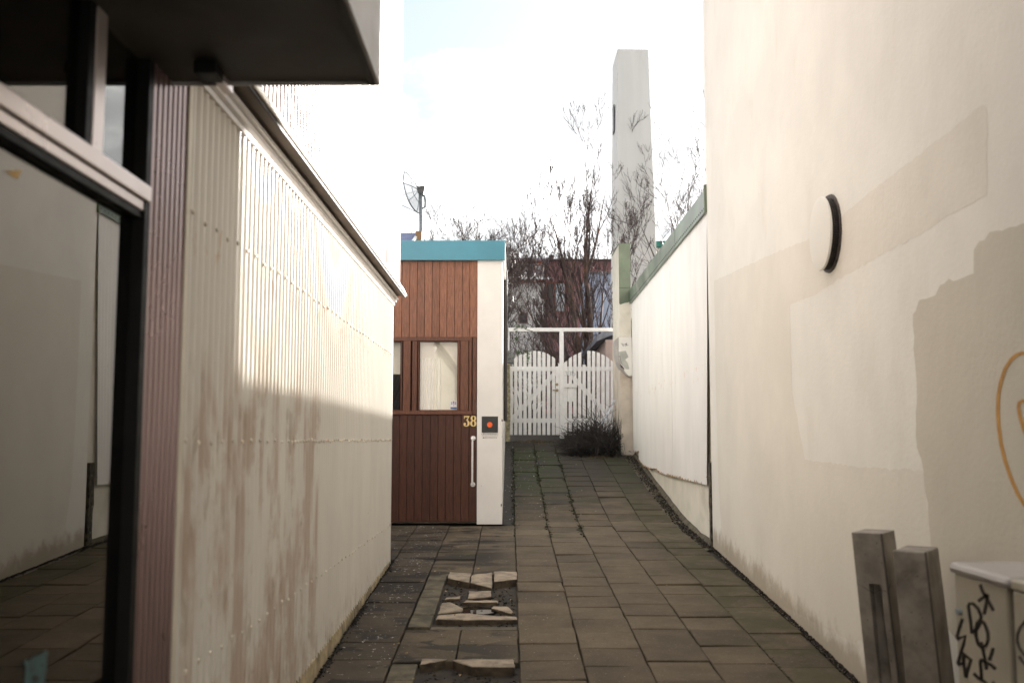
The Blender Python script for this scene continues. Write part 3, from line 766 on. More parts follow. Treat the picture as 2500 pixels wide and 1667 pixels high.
# rails and posts of the window band
def fr(name, x0, z0, x1, z1, d, mat=M_woodfr, par=None):
    a = Q(x0, z1); b_ = Q(x1, z0); return MB().box(a[0], b_[0], DY - d, DY + .003, a[1], b_[1]).build(name, mat, par or gar, bevel=.003)
fr('rail', -150, 131, 762, 158, .030); fr('rail', -150, 671, 762, 698, .036)
fr('frame_post', 764, 133, 797, 698, .022); fr('frame_post', 738, 158.5, 760, 670, .028); fr('panel_board', 674, 158.5, 736, 670, .034)
fr('window_frame', 653, 158.5, 672, 670, .020)
fr('window_frame', 362, 158.5, 374, 670, .020); fr('panel_board', 319, 158.5, 360, 670, .026); fr('panel_board', 252, 158.5, 312, 674, .036)
fr('window_frame', 233, 158.5, 250, 670, .020); fr('window_frame', 40, 158.5, 52, 670, .020); fr('panel_board', -140, 158.5, 38, 670, .026)
fr('window_bead', 375, 158.5, 652, 166, .012); fr('window_bead', 375, 664, 652, 670, .012)
fr('window_bead', 53, 158.5, 232, 166, .012); fr('window_bead', 53, 664, 232, 670, .012)
# cut-out look: panes in front of a shallow lit interior (the backing is behind it)
for (xa, xb) in ((375, 652), (53, 232)):
    a = Q(xa, 664); b_ = Q(xb, 166)
    room = MB().box(a[0] - .02, b_[0] + .02, DY + .085, DY + .10, a[1] - .02, b_[1] + .02).box(a[0] - .02, a[0] - .002, DY + .059, DY + .0848, a[1] - .02, b_[1] + .02).box(b_[0] + .002, b_[0] + .02, DY + .059, DY + .0848, a[1] - .02, b_[1] + .02).box(a[0] - .001, b_[0] + .001, DY + .059, DY + .0848, a[1] - .02, a[1] - .002).build('interior_wall', M_inner, gar)
    pane = MB().box(a[0], b_[0], DY - .0065, DY - .0035, a[1], b_[1]).build('glass_pane', M_doorglass, gar)
# set behind the glass: beige band sloping down at its right end, curtain
bpoly = [Q(375, 226), Q(470, 222), Q(580, 226), Q(652, 300), Q(652, 360), Q(550, 275), Q(375, 280)]
MB().prism([(u, v) for u, v in bpoly], IXZ(DY + .085), .001, .02).build('beige_band', M_inner2, gar)
m = MB(); a = Q(380, 664); b_ = Q(528, 284); n = 60; base = len(m.v)
for i in range(n + 1):
    u = i / n; xx_ = a[0] + (b_[0] - a[0]) * u; f = .5 + .5 * math.sin(u * 34 + 1.2 * math.sin(u * 9)); 
    m.v += [(xx_, DY + .075 - .038 * f, a[1]), (xx_, DY + .070 - .026 * f, b_[1])]
m.f = [(2 * i, 2 * i + 2, 2 * i + 3, 2 * i + 1) for i in range(n)]
m.build('curtain', M_curtain, gar, smooth=True)
a = Q(53, 664); b_ = Q(232, 400); MB().box(a[0], b_[0], DY + .06, DY + .07, a[1], b_[1]).build('blind', M_pinkwall, gar)
# sticker
st = thing('window_sticker', 'white sticker with red exclamation mark low in the right door window', 'sticker', (Q(626, 630)[0], DY, Q(626, 630)[1]))
a = Q(603, 659); b_ = Q(650, 598); MB().box(a[0], b_[0], DY - .0078, DY - .0068, a[1], b_[1]).build('sticker_sheet', M_sticker, st)
a = Q(603, 658); b_ = Q(649, 645); MB().box(a[0], b_[0], DY - .0088, DY - .0079, a[1], b_[1]).build('sticker_bar', M_blue, st)
mm = MB()
for zy in (608, 615, 622):
    for (u0, u1) in ((606, 618), (633, 645)):
        a = Q(u0, zy + 2.2); b_ = Q(u1, zy - 1.5); mm.box(a[0], b_[0], DY - .0088, DY - .0079, a[1], b_[1])
mm.build('sticker_lines', M_blue, st)
mm = MB(); mm.prism([Q(621, 600), Q(630, 600), Q(628, 624), Q(623.5, 624)], IXZ(DY), .0079, .0088)
mm.prism([Q(626 + 4 * math.cos(q), 632 + 4 * math.sin(q)) for q in [k * .628 for k in range(10)]], IXZ(DY), .0079, .0088)
mm.build('exclamation_mark', M_red, st)
# white pillar and side wall
px0 = XJ + .002; pxr = PY(1226, 1275, DY - .03)[0]
MB().box(px0, pxr, DY - .035, 20.1, gz(DY) - .01, ztop + .02).build('white_wall', M_pillar, gar, bevel=.006)
MB().box(-4.2, px0 - .003, DY + .06, 20.1, gz(DY), ztop).build('rear_wall', M_plinth, gar)
ft = PD(1100, 555, DY)[2]; fb = PD(1100, 600, DY)[2]; fx = PD(1160.5, 590, DY - .06)[0]
MB().box(-4.2, fx, DY - .075, DY - .036, fb, ft).build('teal_fascia', M_teal, gar, bevel=.004)
MB().box(fx - .04, fx, DY - .036, 20.15, fb + .01, ft).build('side_fascia', M_white, gar, bevel=.003)
MB().box(-4.2, fx - .04, DY - .036, 20.1, ztop + .025, ft - .05).build('roof', M_drip, gar)
pp = PY(1237, 800, 14.2)
MB().tube([(pxr + .03, 14.2, ft - .1), (pxr + .03, 14.2, .25)], .028, 12).build('downpipe', M_pipe, gar, smooth=True)
# chips in the paint of the pillar edge
mm = MB()
for (zx, zy, s_) in ((983, 742, .018), (983, 862, .007), (977, 1362, .016), (830, 1222, .005), (975, 1370, .008)):
    c0 = Q(zx, zy); mm.prism([(c0[0] + s_ * .5 * math.cos(q), c0[1] + s_ * math.sin(q)) for q in [k * .7 for k in range(9)]], IXZ(DY - .035), .0002, .0012)
mm.build('paint_chip', simple('chip_brown', (.18, .12, .09), .8), gar)
# handle
hd = MB()
p1 = Q(770, 872); p2 = Q(768, 1212); bx = Q(766, 900)[0]
hd.tube([(p1[0], DY - .016, p1[1]), (bx, DY - .075, p1[1] - .01), (bx, DY - .085, p1[1] - .04), (bx, DY - .085, p2[1] + .04), (bx, DY - .075, p2[1] + .01), (p2[0], DY - .016, p2[1])], .0125, 12)
ho = hd.build('door_handle', M_whitegloss, gar, smooth=True)
for c0 in (p1, p2):
    m = MB().prism([(c0[0] + .030 * math.cos(q), c0[1] + .030 * math.sin(q)) for q in [k * math.pi / 10 for k in range(20)]], IXZ(DY), .0165, .020)
    pl = m.build('handle_plate', M_whitegloss, ho); 
mm = MB()
for c0 in (p1, p2):
    for q in (1.57, 3.67, 5.76):
        mm.prism([(c0[0] + .021 * math.cos(q) + .0035 * math.cos(g), c0[1] + .021 * math.sin(q) + .0035 * math.sin(g)) for g in [k * math.pi / 4 for k in range(8)]], IXZ(DY), .020, .0212)
mm.build('plate_screws', M_rivet, ho)
# number 38 (zoom of 17.43 px per px from 1120,1000)
def Q3(zx, zy): p = PY(1120 + zx / 17.43, 1000 + zy / 17.43, DY); return p.x, p.z
def rib(m, pts, wd, fn=Q3, l0=.0165, l1=.021, y=DY):
    L, Rr = [], []; n = len(pts)
    for i in range(n):
        a, b_ = pts[max(i - 1, 0)], pts[min(i + 1, n - 1)]; dx, dy = b_[0] - a[0], b_[1] - a[1]; q = math.hypot(dx, dy) or 1; h = (wd[i] if isinstance(wd, list) else wd) / 2
        L.append((pts[i][0] - dy / q * h, pts[i][1] + dx / q * h)); Rr.append((pts[i][0] + dy / q * h, pts[i][1] - dx / q * h))
    for i in range(n - 1):
        m.prism([fn(*L[i]), fn(*L[i + 1]), fn(*Rr[i + 1]), fn(*Rr[i])], IXZ(y), l0, l1)
num = MB()
def ell(cx, cy, rx, ry, a0, a1, n=16): return [(cx + rx * math.cos(a0 + (a1 - a0) * i / n), cy + ry * math.sin(a0 + (a1 - a0) * i / n)) for i in range(n + 1)]
TAU = 2 * math.pi
for (cx, cy, rx, ry, tk) in ((628, 365, 82, 92, 82), (622, 582, 92, 112, 88)):
    pts = ell(cx, cy, rx, ry, -math.pi / 2, 1.5 * math.pi, 36)
    wd = [22 + (tk - 22) * abs(math.cos(-math.pi / 2 + TAU * i / 36)) for i in range(37)]
    rib(num, pts, wd)
num.prism([Q3(225, 258), Q3(460, 258), Q3(452, 300), Q3(440, 332), Q3(232, 320), Q3(228, 385)], IXZ(DY), .0165, .021)
num.prism([Q3(225, 300), Q3(262, 310), Q3(250, 385), Q3(224, 385)], IXZ(DY), .0165, .0209)
num.prism([Q3(440, 325), Q3(400, 320), Q3(312, 450), Q3(350, 455), Q3(385, 430)], IXZ(DY), .0165, .0208)
pts = [(335, 440), (385, 470), (415, 525), (422, 590), (405, 650), (350, 695), (290, 695), (245, 660), (238, 625)]
rib(num, pts, [30, 62, 88, 92, 82, 45, 38, 60, 70])
num.prism([Q3(255 + 52 * math.cos(q), 605 + 52 * math.sin(q)) for q in [k * .449 for k in range(14)]], IXZ(DY), .0165, .0211)
tag(num.build('number_sign', M_num), 'pale yellow serif house number 38 on the brown boards', 'number')
# entrance sign
dg = None
def text_mesh(txt, name, mat, parent, x0, x1, z0, z1, y, thick=.001, sx=None):
    c = bpy.data.curves.new(name, 'FONT'); c.body = txt; c.extrude = thick / 2; c.size = 1.0; c.resolution_u = 4
    o = bpy.data.objects.new(name, c); COL.objects.link(o)
    bpy.context.view_layer.update(); dgx = bpy.context.evaluated_depsgraph_get()
    me = bpy.data.meshes.new_from_object(o.evaluated_get(dgx)); bpy.data.objects.remove(o)
    vx = [v.co.x for v in me.vertices]; vy = [v.co.y for v in me.vertices]; ax, bx_, ay, by = min(vx), max(vx), min(vy), max(vy)
    for v in me.vertices:
        u = x0 + (v.co.x - ax) / (bx_ - ax) * (x1 - x0); q = z0 + (v.co.y - ay) / (by - ay) * (z1 - z0); v.co = Vector((u, y - v.co.z, q))
    me.materials.clear(); me.materials.append(mat); ob = bpy.data.objects.new(name, me); COL.objects.link(ob)
    if parent: attach(ob, parent)
    return ob
PYF = DY - .035
def Q4(zx, zy): p = PY(1120 + zx / 17.43, 1000 + zy / 17.43, PYF); return p.x, p.z
sg = thing('entrance_sign', 'black square sign with orange dot and small lettering on the white pillar', 'sign', (Q4(1320, 600)[0], PYF, Q4(1320, 600)[1]))
a = Q4(975, 972); b_ = Q4(1668, 283); MB().box(a[0], b_[0], PYF - .004, PYF - .0005, a[1], b_[1]).build('sign_panel', M_black, sg)
MB().prism([Q4(1318 + 115 * math.cos(q), 637 + 115 * math.sin(q)) for q in [k * TAU / 32 for k in range(32)]], IXZ(PYF), .0042, .0055).build('orange_dot', M_orange, sg)
def txt4(s_, x0, y1, x1, y0, mat=M_ink):
    a, b_ = Q4(x0, y1), Q4(x1, y0); text_mesh(s_, 'lettering', mat, sg, a[0], b_[0], a[1], b_[1], PYF - .0015)
txt4('CENTERSPOT', 962, 1062, 1660, 1000); txt4('A P A R T M E N T S', 970, 1116, 1655, 1084); txt4('ENTRANCE', 1120, 1212, 1630, 1158)
MB().prism([Q4(1010, 1188), Q4(1050, 1158), Q4(1050, 1172), Q4(1095, 1172), Q4(1095, 1204), Q4(1050, 1204), Q4(1050, 1218)], IXZ(PYF), .001, .002).build('arrow', M_black, sg)

# ================================================================== RIGHT: PLASTERED BUILDING
RE = 10.80
rb = thing('plastered_building', 'tall cream plastered building with repainted patches along the right of the alley', 'building', (2.2, 5, gz(5)))
m = MB(); x0_, x1_ = XW(-3), XW(RE)
TOP = 6.9
m.add([(x0_, -3, -2.6), (x1_, RE, -2.6), (7, RE, -2.6), (7, -3, -2.6), (x0_, -3, TOP), (x1_, RE, TOP), (7, RE, TOP), (7, -3, TOP)],
      [(0, 1, 2, 3), (4, 7, 6, 5), (0, 4, 5, 1), (1, 5, 6, 2), (2, 6, 7, 3), (3, 7, 4, 0)])
rwall = m.build('plastered_wall', M_plaster, rb, bevel=.012); ORG[rwall.name] = Vector((0, 0, 0))
def patch(pts, mat, lift, name='paint_patch', jit=.012, seed=1):
    rr = random.Random(seed); P3 = [PW(x * K, y * K) for x, y in pts]; out = []
    for i in range(len(P3)):
        a, b_ = P3[i], P3[(i + 1) % len(P3)]; L = (b_ - a).length; n = max(1, int(L / .05))
        for q in range(n):
            v = a.lerp(b_, q / n); out.append((v.y + rr.gauss(0, jit) * (q > 0), v.z + rr.gauss(0, jit) * (q > 0)))
    fn = lambda u, v, w_: (XW(u) - w_, u, v)
    return MB().prism(out, fn, lift - .0004, lift).build(name, mat, rwall)
# beige band across the middle, big beige area near, warmer low area
patch([(1640, 645), (1760, 590), (1880, 540), (2000, 440), (2120, 350), (2260, 240), (2268, 252), (2268, 448), (2190, 490), (2100, 545), (2000, 600), (1930, 640), (1880, 672), (1815, 700), (1820, 900), (1850, 1055), (2000, 1075), (2120, 1080), (2135, 1200), (2160, 1420), (1960, 1475), (1760, 1370), (1660, 1265), (1650, 1100), (1645, 900)], M_paintB, .0010, jit=.004, seed=4)
patch([(2098, 722), (2112, 690), (2150, 678), (2160, 655), (2238, 628), (2238, 575), (2262, 552), (2290, 530), (2420, 505), (2700, 470), (2700, 1700), (2300, 1600), (2160, 1420), (2135, 1200), (2122, 1080), (2105, 1000), (2107, 900)], M_paintA, .0022, jit=.007, seed=5)
patch([(1860, 1068), (2000, 1092), (2118, 1084), (2132, 1200), (2150, 1380), (2050, 1400), (1900, 1330), (1780, 1230), (1740, 1120)], M_paintC, .0016, jit=.005, seed=6)
# orange spray outline
def WF(u, v, w_): p = PW(2380 + u / 3.567, 820 + v / 3.567); return (XW(p.y) - w_, p.y, p.z)
sprm = MB()
arc = [(420, 150), (370, 165), (320, 210), (270, 290), (235, 400), (212, 520), (208, 650), (215, 780), (235, 930), (270, 1080), (320, 1230), (380, 1370), (440, 1470), (560, 1560), (680, 1500), (760, 1300), (800, 1000), (790, 700), (730, 400), (620, 210), (500, 150), (420, 150)]
sprm.ribbon(arc, WF, 30, .003); sprm.ribbon([(470, 590), (428, 562), (395, 582), (388, 620), (402, 700), (430, 800), (470, 900)], WF, 30, .003)
spo = sprm.build('graffiti', M_spray); tag(spo, 'orange spray painted oval outline on the near part of the plastered wall', 'graffiti')
# round vent
vc = PW(2000, 571, .07); vy, vz = vc.y, vc.z; VR = .237
vt = thing('round_vent', 'round cream wall vent with a dark mesh rim on the plastered wall', 'vent', (XW(vy), vy, vz))
def VF(r, a, w_): y = vy + r * math.cos(a); return (XW(y) - w_, y, vz + r * math.sin(a))
m = MB(); N = 64
for (w_, r) in ((0.0, VR - .012), (.052, VR - .012)): m.v += [VF(r, k * TAU / N, w_) for k in range(N)]
m.f = [(k, (k + 1) % N, (k + 1) % N + N, k + N) for k in range(N)]; m.build('vent_mesh', M_mesh, vt)
m = MB()
for (w_, r) in ((.0005, VR + .015), (.0125, VR + .013), (.0125, VR - .014)): m.v += [VF(r + .004 * mnoise.noise(Vector((k * .9, w_ * 90, 3))), k * TAU / N, w_) for k in range(N)]
m.f = [(k + q * N, (k + 1) % N + q * N, (k + 1) % N + (q + 1) * N, k + (q + 1) * N) for q in range(2) for k in range(N)]; m.build('vent_ring', M_ventedge, vt)
m = MB()
for k in range(96):
    a = k * TAU / 96; m.tube([VF(VR - .009, a, .012), VF(VR - .009, a, .054)], .0016, 4)
for w_ in (.024, .038): m.tube([VF(VR - .008, k * TAU / 48, w_) for k in range(49)], .0015, 4)
o = m.build('vent_wires', M_ventedge, vt); o['kind'] = 'stuff'
m = MB()
prf = [(.054, VR), (.060, VR + .002), (.068, VR - .002), (.074, VR - .03), (.078, VR * .5)]
for (w_, r) in prf: m.v += [VF(r, k * TAU / N, w_) for k in range(N)]
m.v.append(VF(0, 0, .080)); m.v.append(VF(0, 0, .054))
m.f = [(k + q * N, (k + 1) % N + q * N, (k + 1) % N + (q + 1) * N, k + (q + 1) * N) for q in range(4) for k in range(N)]
m.f += [(4 * N + k, 4 * N + (k + 1) % N, 5 * N) for k in range(N)] + [(k, 5 * N + 1, (k + 1) % N) for k in range(N)]
m.build('vent_cap', M_plaster, vt, smooth=True)

# ================================================================== FENCE beyond the plastered building
fe = thing('iron_fence', 'white corrugated iron fence on a plaster plinth with grey green riveted capping', 'fence', (2.2, 14, gz(14)))
def XF(Y): return 2.165 + (Y - 10.8) * (2.235 - 2.165) / 7.47
FE = 18.27; FT = 2.74
def fz(zx, zy):      # zoom7 of the lower part (1200,1050, 4.276) -> (Y, Z) on the fence plane
    d = ray(1200 + zx / 4.276, 1050 + zy / 4.276); r = d.x / d.y; s_ = (2.235 - 2.165) / 7.47; Y = (2.165 - 10.8 * s_) / (r - s_); return Y, d.z / d.y * Y
m = MB(); m.box(0, 0, 0, 0, 0, 0); m = MB()
ysf = [10.80 + (FE - 10.80) * i / 24 for i in range(25)]
for y in ysf:
    for (dx, z) in ((.055, FT - .1), (.05 + .006 * mnoise.noise(Vector((y, 2, 2))), -.4), (.045 + .01 * mnoise.noise(Vector((y * 2, 5, 2))), gz(y) - .1)): m.v.append((XF(y) + dx, y, z))
    m.v.append((XF(y) + .3, y, FT - .1)); 
for i in range(24):
    a = i * 4; m.f += [(a, a + 4, a + 5, a + 1), (a + 1, a + 5, a + 6, a + 2), (a + 3, a + 7, a + 4, a)]
m.build('plinth', M_plinth, fe)
MB().box(2.30, 2.6, RE - .0, FE, -1.3, FT - .12).build('fence_core', M_drip, fe)
yb = [11.13, 12.0, 12.8, 13.55, 14.35, 15.1, 15.9, 16.7, 17.4, FE]
zb_ = []
samples = [fz(1490, 225), fz(1545, 232), fz(1550, 345), fz(1610, 355), fz(1620, 392), fz(1755, 420), fz(1765, 455), fz(1850, 475), fz(2030, 520), fz(2240, 572)]
samples.sort()
def zfb(Y):
    if Y <= samples[0][0]: return samples[0][1]
    for (a, za), (b_, zb2) in zip(samples, samples[1:]):
        if Y <= b_: return za + (zb2 - za) * (Y - a) / (b_ - a + 1e-6)
    return samples[-1][1]
for i in range(len(yb) - 1):
    a, b_ = yb[i], yb[i + 1]; off = .0012 * (i % 2)
    mm_ = zfb((a + b_) / 2)
    sl_ = (zfb(b_) - zfb(a)) / (b_ - a) * .5
    zf = (lambda Y, mm_=mm_, sl_=sl_, c=(a + b_) / 2: mm_ + sl_ * (Y - c) + .006 * mnoise.noise(Vector((Y * 9, 1, 1))))
    q = corrugated(lambda y, off=off: XF(y) + .012 - off, a, b_ + .03, zf, FT - .02, amp=.0045, seg=6, side=-1)
    if i == 0:
        q.v = [(v[0] - max(0, (11.45 - v[1])) * .07 * max(0, (.6 - v[2])) * .35, v[1] - (max(0, v[2] + .95) / 3.6) * .29 * max(0, 1 - (v[1] - a) / .8), v[2]) for v in q.v]
    q.build('iron_panel', M_fence, fe, smooth=True)
    r_ = MB(); n = 40
    for k in range(n):       # rusted lower lip
        Y = a + (b_ - a) * k / n; 
        if R.random() < (.25 if i < 5 else .55): 
            x = XF(Y) + .008 - off; z = zf(Y); h = R.uniform(.004, .03); d_ = R.uniform(.008, .03)
            r_.box(x - .004, x - .0015, Y, Y + d_, z - .003, z + h)
    if r_.v: r_.build('rust_spot', M_rust, fe)['kind'] = 'stuff'
# capping with rivets, in overlapping lengths
cy = [10.78, 12.9, 15.2, 17.3, FE + .05]
for i in range(4):
    a, b_ = cy[i], cy[i + 1]; lift = .003 * (i % 2)
    m = MB()
    for y in (a, b_ + .03):
        xx_ = XF(y)
        m.v += [(xx_ - .022 - lift, y, FT - .25), (xx_ - .020 - lift, y, FT + .005), (xx_ - .008, y, FT + .012 + lift), (xx_ + .32, y, FT + .03 + lift), (xx_ + .32, y, FT - .12), (xx_ + .004, y, FT - .245)]
    m.f = [(k, (k + 1) % 6, (k + 1) % 6 + 6, k + 6) for k in range(6)] + [(5, 4, 3, 2, 1, 0), (6, 7, 8, 9, 10, 11)]
    cp = m.build('capping', M_greencap, fe)
    r_ = MB(); y = a + .05
    while y < b_:
        x = XF(y) - .0235 - lift; z = FT - .205; r_.tube([(x + .002, y, z), (x - .003, y, z)], .010, 8); y += .105
    o = r_.build('rivets', M_rivet, cp); o['kind'] = 'stuff'
MB().box(XF(10.8) - .03, XF(10.8) + .3, 10.76, 10.79, FT - .26, FT + .05).build('capping_end', M_green, fe)
# rotten timber left in the gap
m = MB(); 
for k in range(9):
    z = -1.14 + k * .11; m.v += [(2.16, 10.86 + R.uniform(-.01, .01), z), (2.175, 11.02 + R.uniform(-.02, .02), z), (2.26, 11.0, z), (2.26, 10.86, z)]
m.f = [(k * 4 + j, k * 4 + (j + 1) % 4, k * 4 + 4 + (j + 1) % 4, k * 4 + 4 + j) for k in range(8) for j in range(4)] + [(32, 33, 34, 35)]
m.build('timber_remnant', simple('rotten_timber', (.085, .07, .045), .95, var=.5, nscale=20, bump=1, bscale=40), fe)
scatter('flaking_paint', M_litter, 26, lambda: (2.155, R.uniform(10.88, 11.05), R.uniform(-1.1, -.2)), 'white flakes of old paint in the gap beside the fence', .004, .012)

# gate pillar with green top and the curved box on it
def PP(zx, zy, Y): return PY(1480 + zx / 4.358, 580 + zy / 4.358, Y)
GY = 18.33
gp = thing('gate_pillar', 'square cream pillar with green painted top at the far end of the fence', 'pillar', (2.1, GY, gz(GY)))
a = PP(143, 70, GY); b_ = PP(265, 1055, GY); xl = a.x; xr = b_.x; zt = a.z
zg = PP(200, 700, GY).z; zc = PP(200, 1055, GY).z
xl = PP(140, 700, GY).x
MB().box(xl, xr, GY, GY + 1.2, zc, zt).build('pillar_body', M_plinth, gp, bevel=.006)
pts = [(xl - .003, zt + .012), (xr + .003, zt + .012), (xr + .003, PP(260, 655, GY).z), (PP(235, 685, GY).x, PP(235, 690, GY).z), (PP(200, 690, GY).x, PP(200, 695, GY).z), (PP(150, 712, GY).x, PP(150, 712, GY).z), (xl - .003, PP(140, 700, GY).z)]
MB().prism(pts, IXZ(GY), .0006, .005).build('green_panel', M_green, gp)
MB().box(xl - .003, xr + .003, GY - .007, GY - .0052, PP(200, 534, GY).z - .006, PP(200, 534, GY).z + .002).build('panel_joint', M_rivet, gp)
MB().box(xl - .01, xr + .01, GY - .006, GY + 1.2, zt, zt + .012).build('cap_sheet', M_green, gp)
zb2 = PP(200, 1568, GY).z
MB().box(xl + .01, xr + .06, GY + .05, GY + 1.4, gz(GY) - .1, zc - .002).build('lower_wall', simple('flaking_cream_wall', (.62, .55, .46), .85, var=.1, nscale=3, dirt=(.3, .2, .12), dirt_amt=.4), gp)
qb = thing('curved_box', 'cream metal box with curved underside and scribbles below the green topped pillar', 'box', (xl, GY - .1, zc))
cv = []
fnq = lambda u, v: (lambda p: (p.x, p.z))(PP(u, v, GY - .02))
arcp = [(133, 1058), (133, 1200), (140, 1290), (160, 1360), (195, 1425), (240, 1475), (276, 1468), (268, 1108), (262, 1056)]
MB().prism([fnq(*q) for q in arcp], IXZ(GY), .02, .05).build('box_front', M_pillar, qb)
arcs = [(95, 1090), (95, 1180), (102, 1250), (118, 1330), (150, 1395), (195, 1450), (240, 1482), (240, 1476), (195, 1426), (160, 1361), (140, 1291), (132, 1200), (132, 1058)]
MB().prism([fnq(*q) for q in arcs], IXZ(GY), -.3, .035).build('curved_side', M_fascia, qb)
sm_ = MB(); sm_.prism([fnq(135, 1215), fnq(205, 1205), fnq(235, 1270), fnq(200, 1300), fnq(225, 1330), fnq(245, 1400), fnq(205, 1400), fnq(150, 1330)], IXZ(GY), .0505, .0515); sm_.build('paint_smear', M_pale, qb)
sc_ = MB()
def sfn(u, v, w_): q = fnq(u, v); return (q[0], GY - .0508 - w_, q[1])
for st_ in ([(158, 1125), (172, 1150), (176, 1130), (185, 1152)], [(172, 1125), (180, 1160)], [(190, 1130), (196, 1155), (206, 1130)], [(205, 1128), (212, 1152), (222, 1148)], [(204, 1125), (230, 1152)], [(218, 1118), (205, 1158)]):
    sc_.ribbon(st_, sfn, 3.2, 0)
for k in range(22):
    u = 108 + k * 3.2; v = 1170 + k * 11; 
    if u > 132: sc_.ribbon([(u + R.uniform(0, 10), v), (u + R.uniform(2, 16), v + R.uniform(4, 14)), (u + R.uniform(0, 12), v + R.uniform(8, 20))], sfn, 2.2, 0)
for k in range(5): sc_.ribbon([(148 + k * 8, 1350 + k * 8), (158 + k * 8, 1372 + k * 7), (150 + k * 9, 1382 + k * 5)], sfn, 5, 0)
sc_.build('scribble', M_marker, qb)

# ================================================================== GATE
GT = 20.2
def G(zx, zy): p = PY(1200 + zx / 3.92, 780 + zy / 3.92, GT); return p.x, p.z
gf = thing('gate_frame', 'white painted timber frame of posts and beam around the picket gates', 'gate frame', (.9, GT, gz(GT)))
def gbox(par, name, x0, z0, x1, z1, f, b2, mat=M_white, bev=.004):
    a = G(x0, z1); c_ = G(x1, z0); return MB().box(a[0], c_[0], GT - f, GT + b2, a[1], c_[1]).build(name, mat, par, bevel=bev)
gbox(gf, 'beam', 160, 82, 1182, 116, .05, .05); gbox(gf, 'post', 654, 117, 689, 1137, .05, .04); gbox(gf, 'post', 158, 117, 172, 1103, .03, .05); gbox(gf, 'post', 1172, 117, 1205, 1090, .03, .05)
def leaf(lab, xs_, tops, br, hinge_left):
    cx = G((xs_[0] + xs_[-1]) / 2, 1103); g = thing('picket_gate', lab, 'gate', (cx[0], GT, cx[1]), 'white arched picket gate leaves')
    wps = 31.5
    for i, x in enumerate(xs_):
        t0, t1 = tops[i]; xr_ = x + wps
        pl = [G(x, 1103), G(xr_, 1103), G(xr_, t1), G((x + xr_) / 2, (t0 + t1) / 2 - 2), G(x, t0)]
        MB().prism(pl, IXZ(GT), .012 + R.uniform(0, .003), .030 + R.uniform(0, .003)).build('picket', M_white, g)
    x0, x1 = xs_[0], xs_[-1] + wps
    gbox(g, 'rail', x0, 450, x1, 492, -.012, .040); gbox(g, 'rail', x0, 944, x1, 987, -.012, .040)
    (ax, az), (bx_, bz) = br; dx, dz = bx_ - ax, bz - az; L = math.hypot(dx, dz); nx, nz_ = -dz / L * 21, dx / L * 21
    MB().prism([G(ax + nx, az + nz_), G(bx_ + nx, bz + nz_), G(bx_ - nx, bz - nz_), G(ax - nx, az - nz_)], IXZ(GT), -.036, -.006).build('brace', M_white, g)
    return g
lx = [172, 216, 260, 305, 350, 397, 440, 485, 530, 577, 613]
lt = [(450, 450), (377, 350), (350, 330), (326, 314), (308, 302), (301, 303), (303, 309), (312, 322), (325, 348), (352, 376), (450, 450)]
gl_ = leaf('left leaf of the white arched picket gate, with lever handle and lock', lx, lt, ((188, 958), (640, 478)), True)
MB().prism([G(637, 412), G(651, 430), G(651, 1103), G(637, 1103)], IXZ(GT), .008, .028).build('picket', M_white, gl_)
rx_ = [692, 738, 782, 827, 870, 916, 960, 1005, 1050, 1095, 1140]
rt = [(416, 396), (376, 355), (348, 332), (326, 312), (432, 436), (301, 301), (302, 308), (312, 324), (330, 348), (352, 378), (386, 420)]
gr_ = leaf('right leaf of the white arched picket gate, with letter board', rx_, rt, ((712, 478), (1160, 958)), False)
gbox(gr_, 'letter_board', 692, 614, 818, 652, .055, -.032); gbox(gr_, 'letter_panel', 726, 655, 782, 785, .026, -.010)
for z in (478, 970): gbox(gl_, 'hinge_strap', 172, z, 310, z + 7, .040, -.032, M_whitegloss, 0); gbox(gr_, 'hinge_strap', 1040, z, 1172, z + 7, .040, -.032, M_whitegloss, 0)
c0 = G(626, 622); MB().tube([(c0[0], GT - .03, c0[1]), (c0[0], GT - .05, c0[1])], .028, 16).build('lock', M_brass, gl_)
c0 = G(626, 677); c1 = G(583, 677)
MB().tube([(c0[0], GT - .03, c0[1]), (c0[0], GT - .08, c0[1]), (c0[0] - .02, GT - .085, c0[1]), (c1[0], GT - .085, c1[1])], .012, 8).tube([(c0[0], GT - .03, c0[1]), (c0[0], GT - .04, c0[1])], .03, 14).build('lever_handle', M_brass, gl_, smooth=False)
a = G(700, 540); b_ = G(802, 494); text_mesh('33b', 'gate_number', M_ink2, gr_, a[0], b_[0], a[1], b_[1], GT - .034)
# wall stub and plaque by the left gate post
stb = MB(); a = PY(1236, 880, GT - .1); b_ = PY(1245.5, 1060, GT - .1)
for k in range(10):
    z = gz(GT) - .1 + (a.z - gz(GT) + .1) * k / 9; e = R.uniform(-.006, .006); stb.v += [(-.16, GT - .12, z), (b_.x + e, GT - .12, z), (b_.x + e, GT + .1, z), (-.16, GT + .1, z)]
stb.f = [(k * 4 + j, k * 4 + (j + 1) % 4, k * 4 + 4 + (j + 1) % 4, k * 4 + 4 + j) for k in range(9) for j in range(4)] + [(36, 37, 38, 39)]
tag(stb.build('wall_stub', M_oldplaster), 'narrow stub of flaking yellow wall beside the left gate post', 'wall')
PLY = 19.2
def PQ(zx, zy): p = PY(1220 + zx / 15.68, 820 + zy / 15.68, PLY); return p.x, p.z
plq = thing('slate_plaque', 'grey arch topped plaque with hand lettering hung beside the left gate', 'plaque', (PQ(400, 800)[0], PLY, PQ(400, 800)[1]))
MB().prism([PQ(150, 1020), PQ(550, 1055), PQ(550, 800), PQ(525, 700), PQ(470, 620), PQ(390, 570), PQ(300, 550), PQ(220, 560), PQ(150, 590)], IXZ(PLY), 0, .025).build('plaque_board', M_slate, plq)
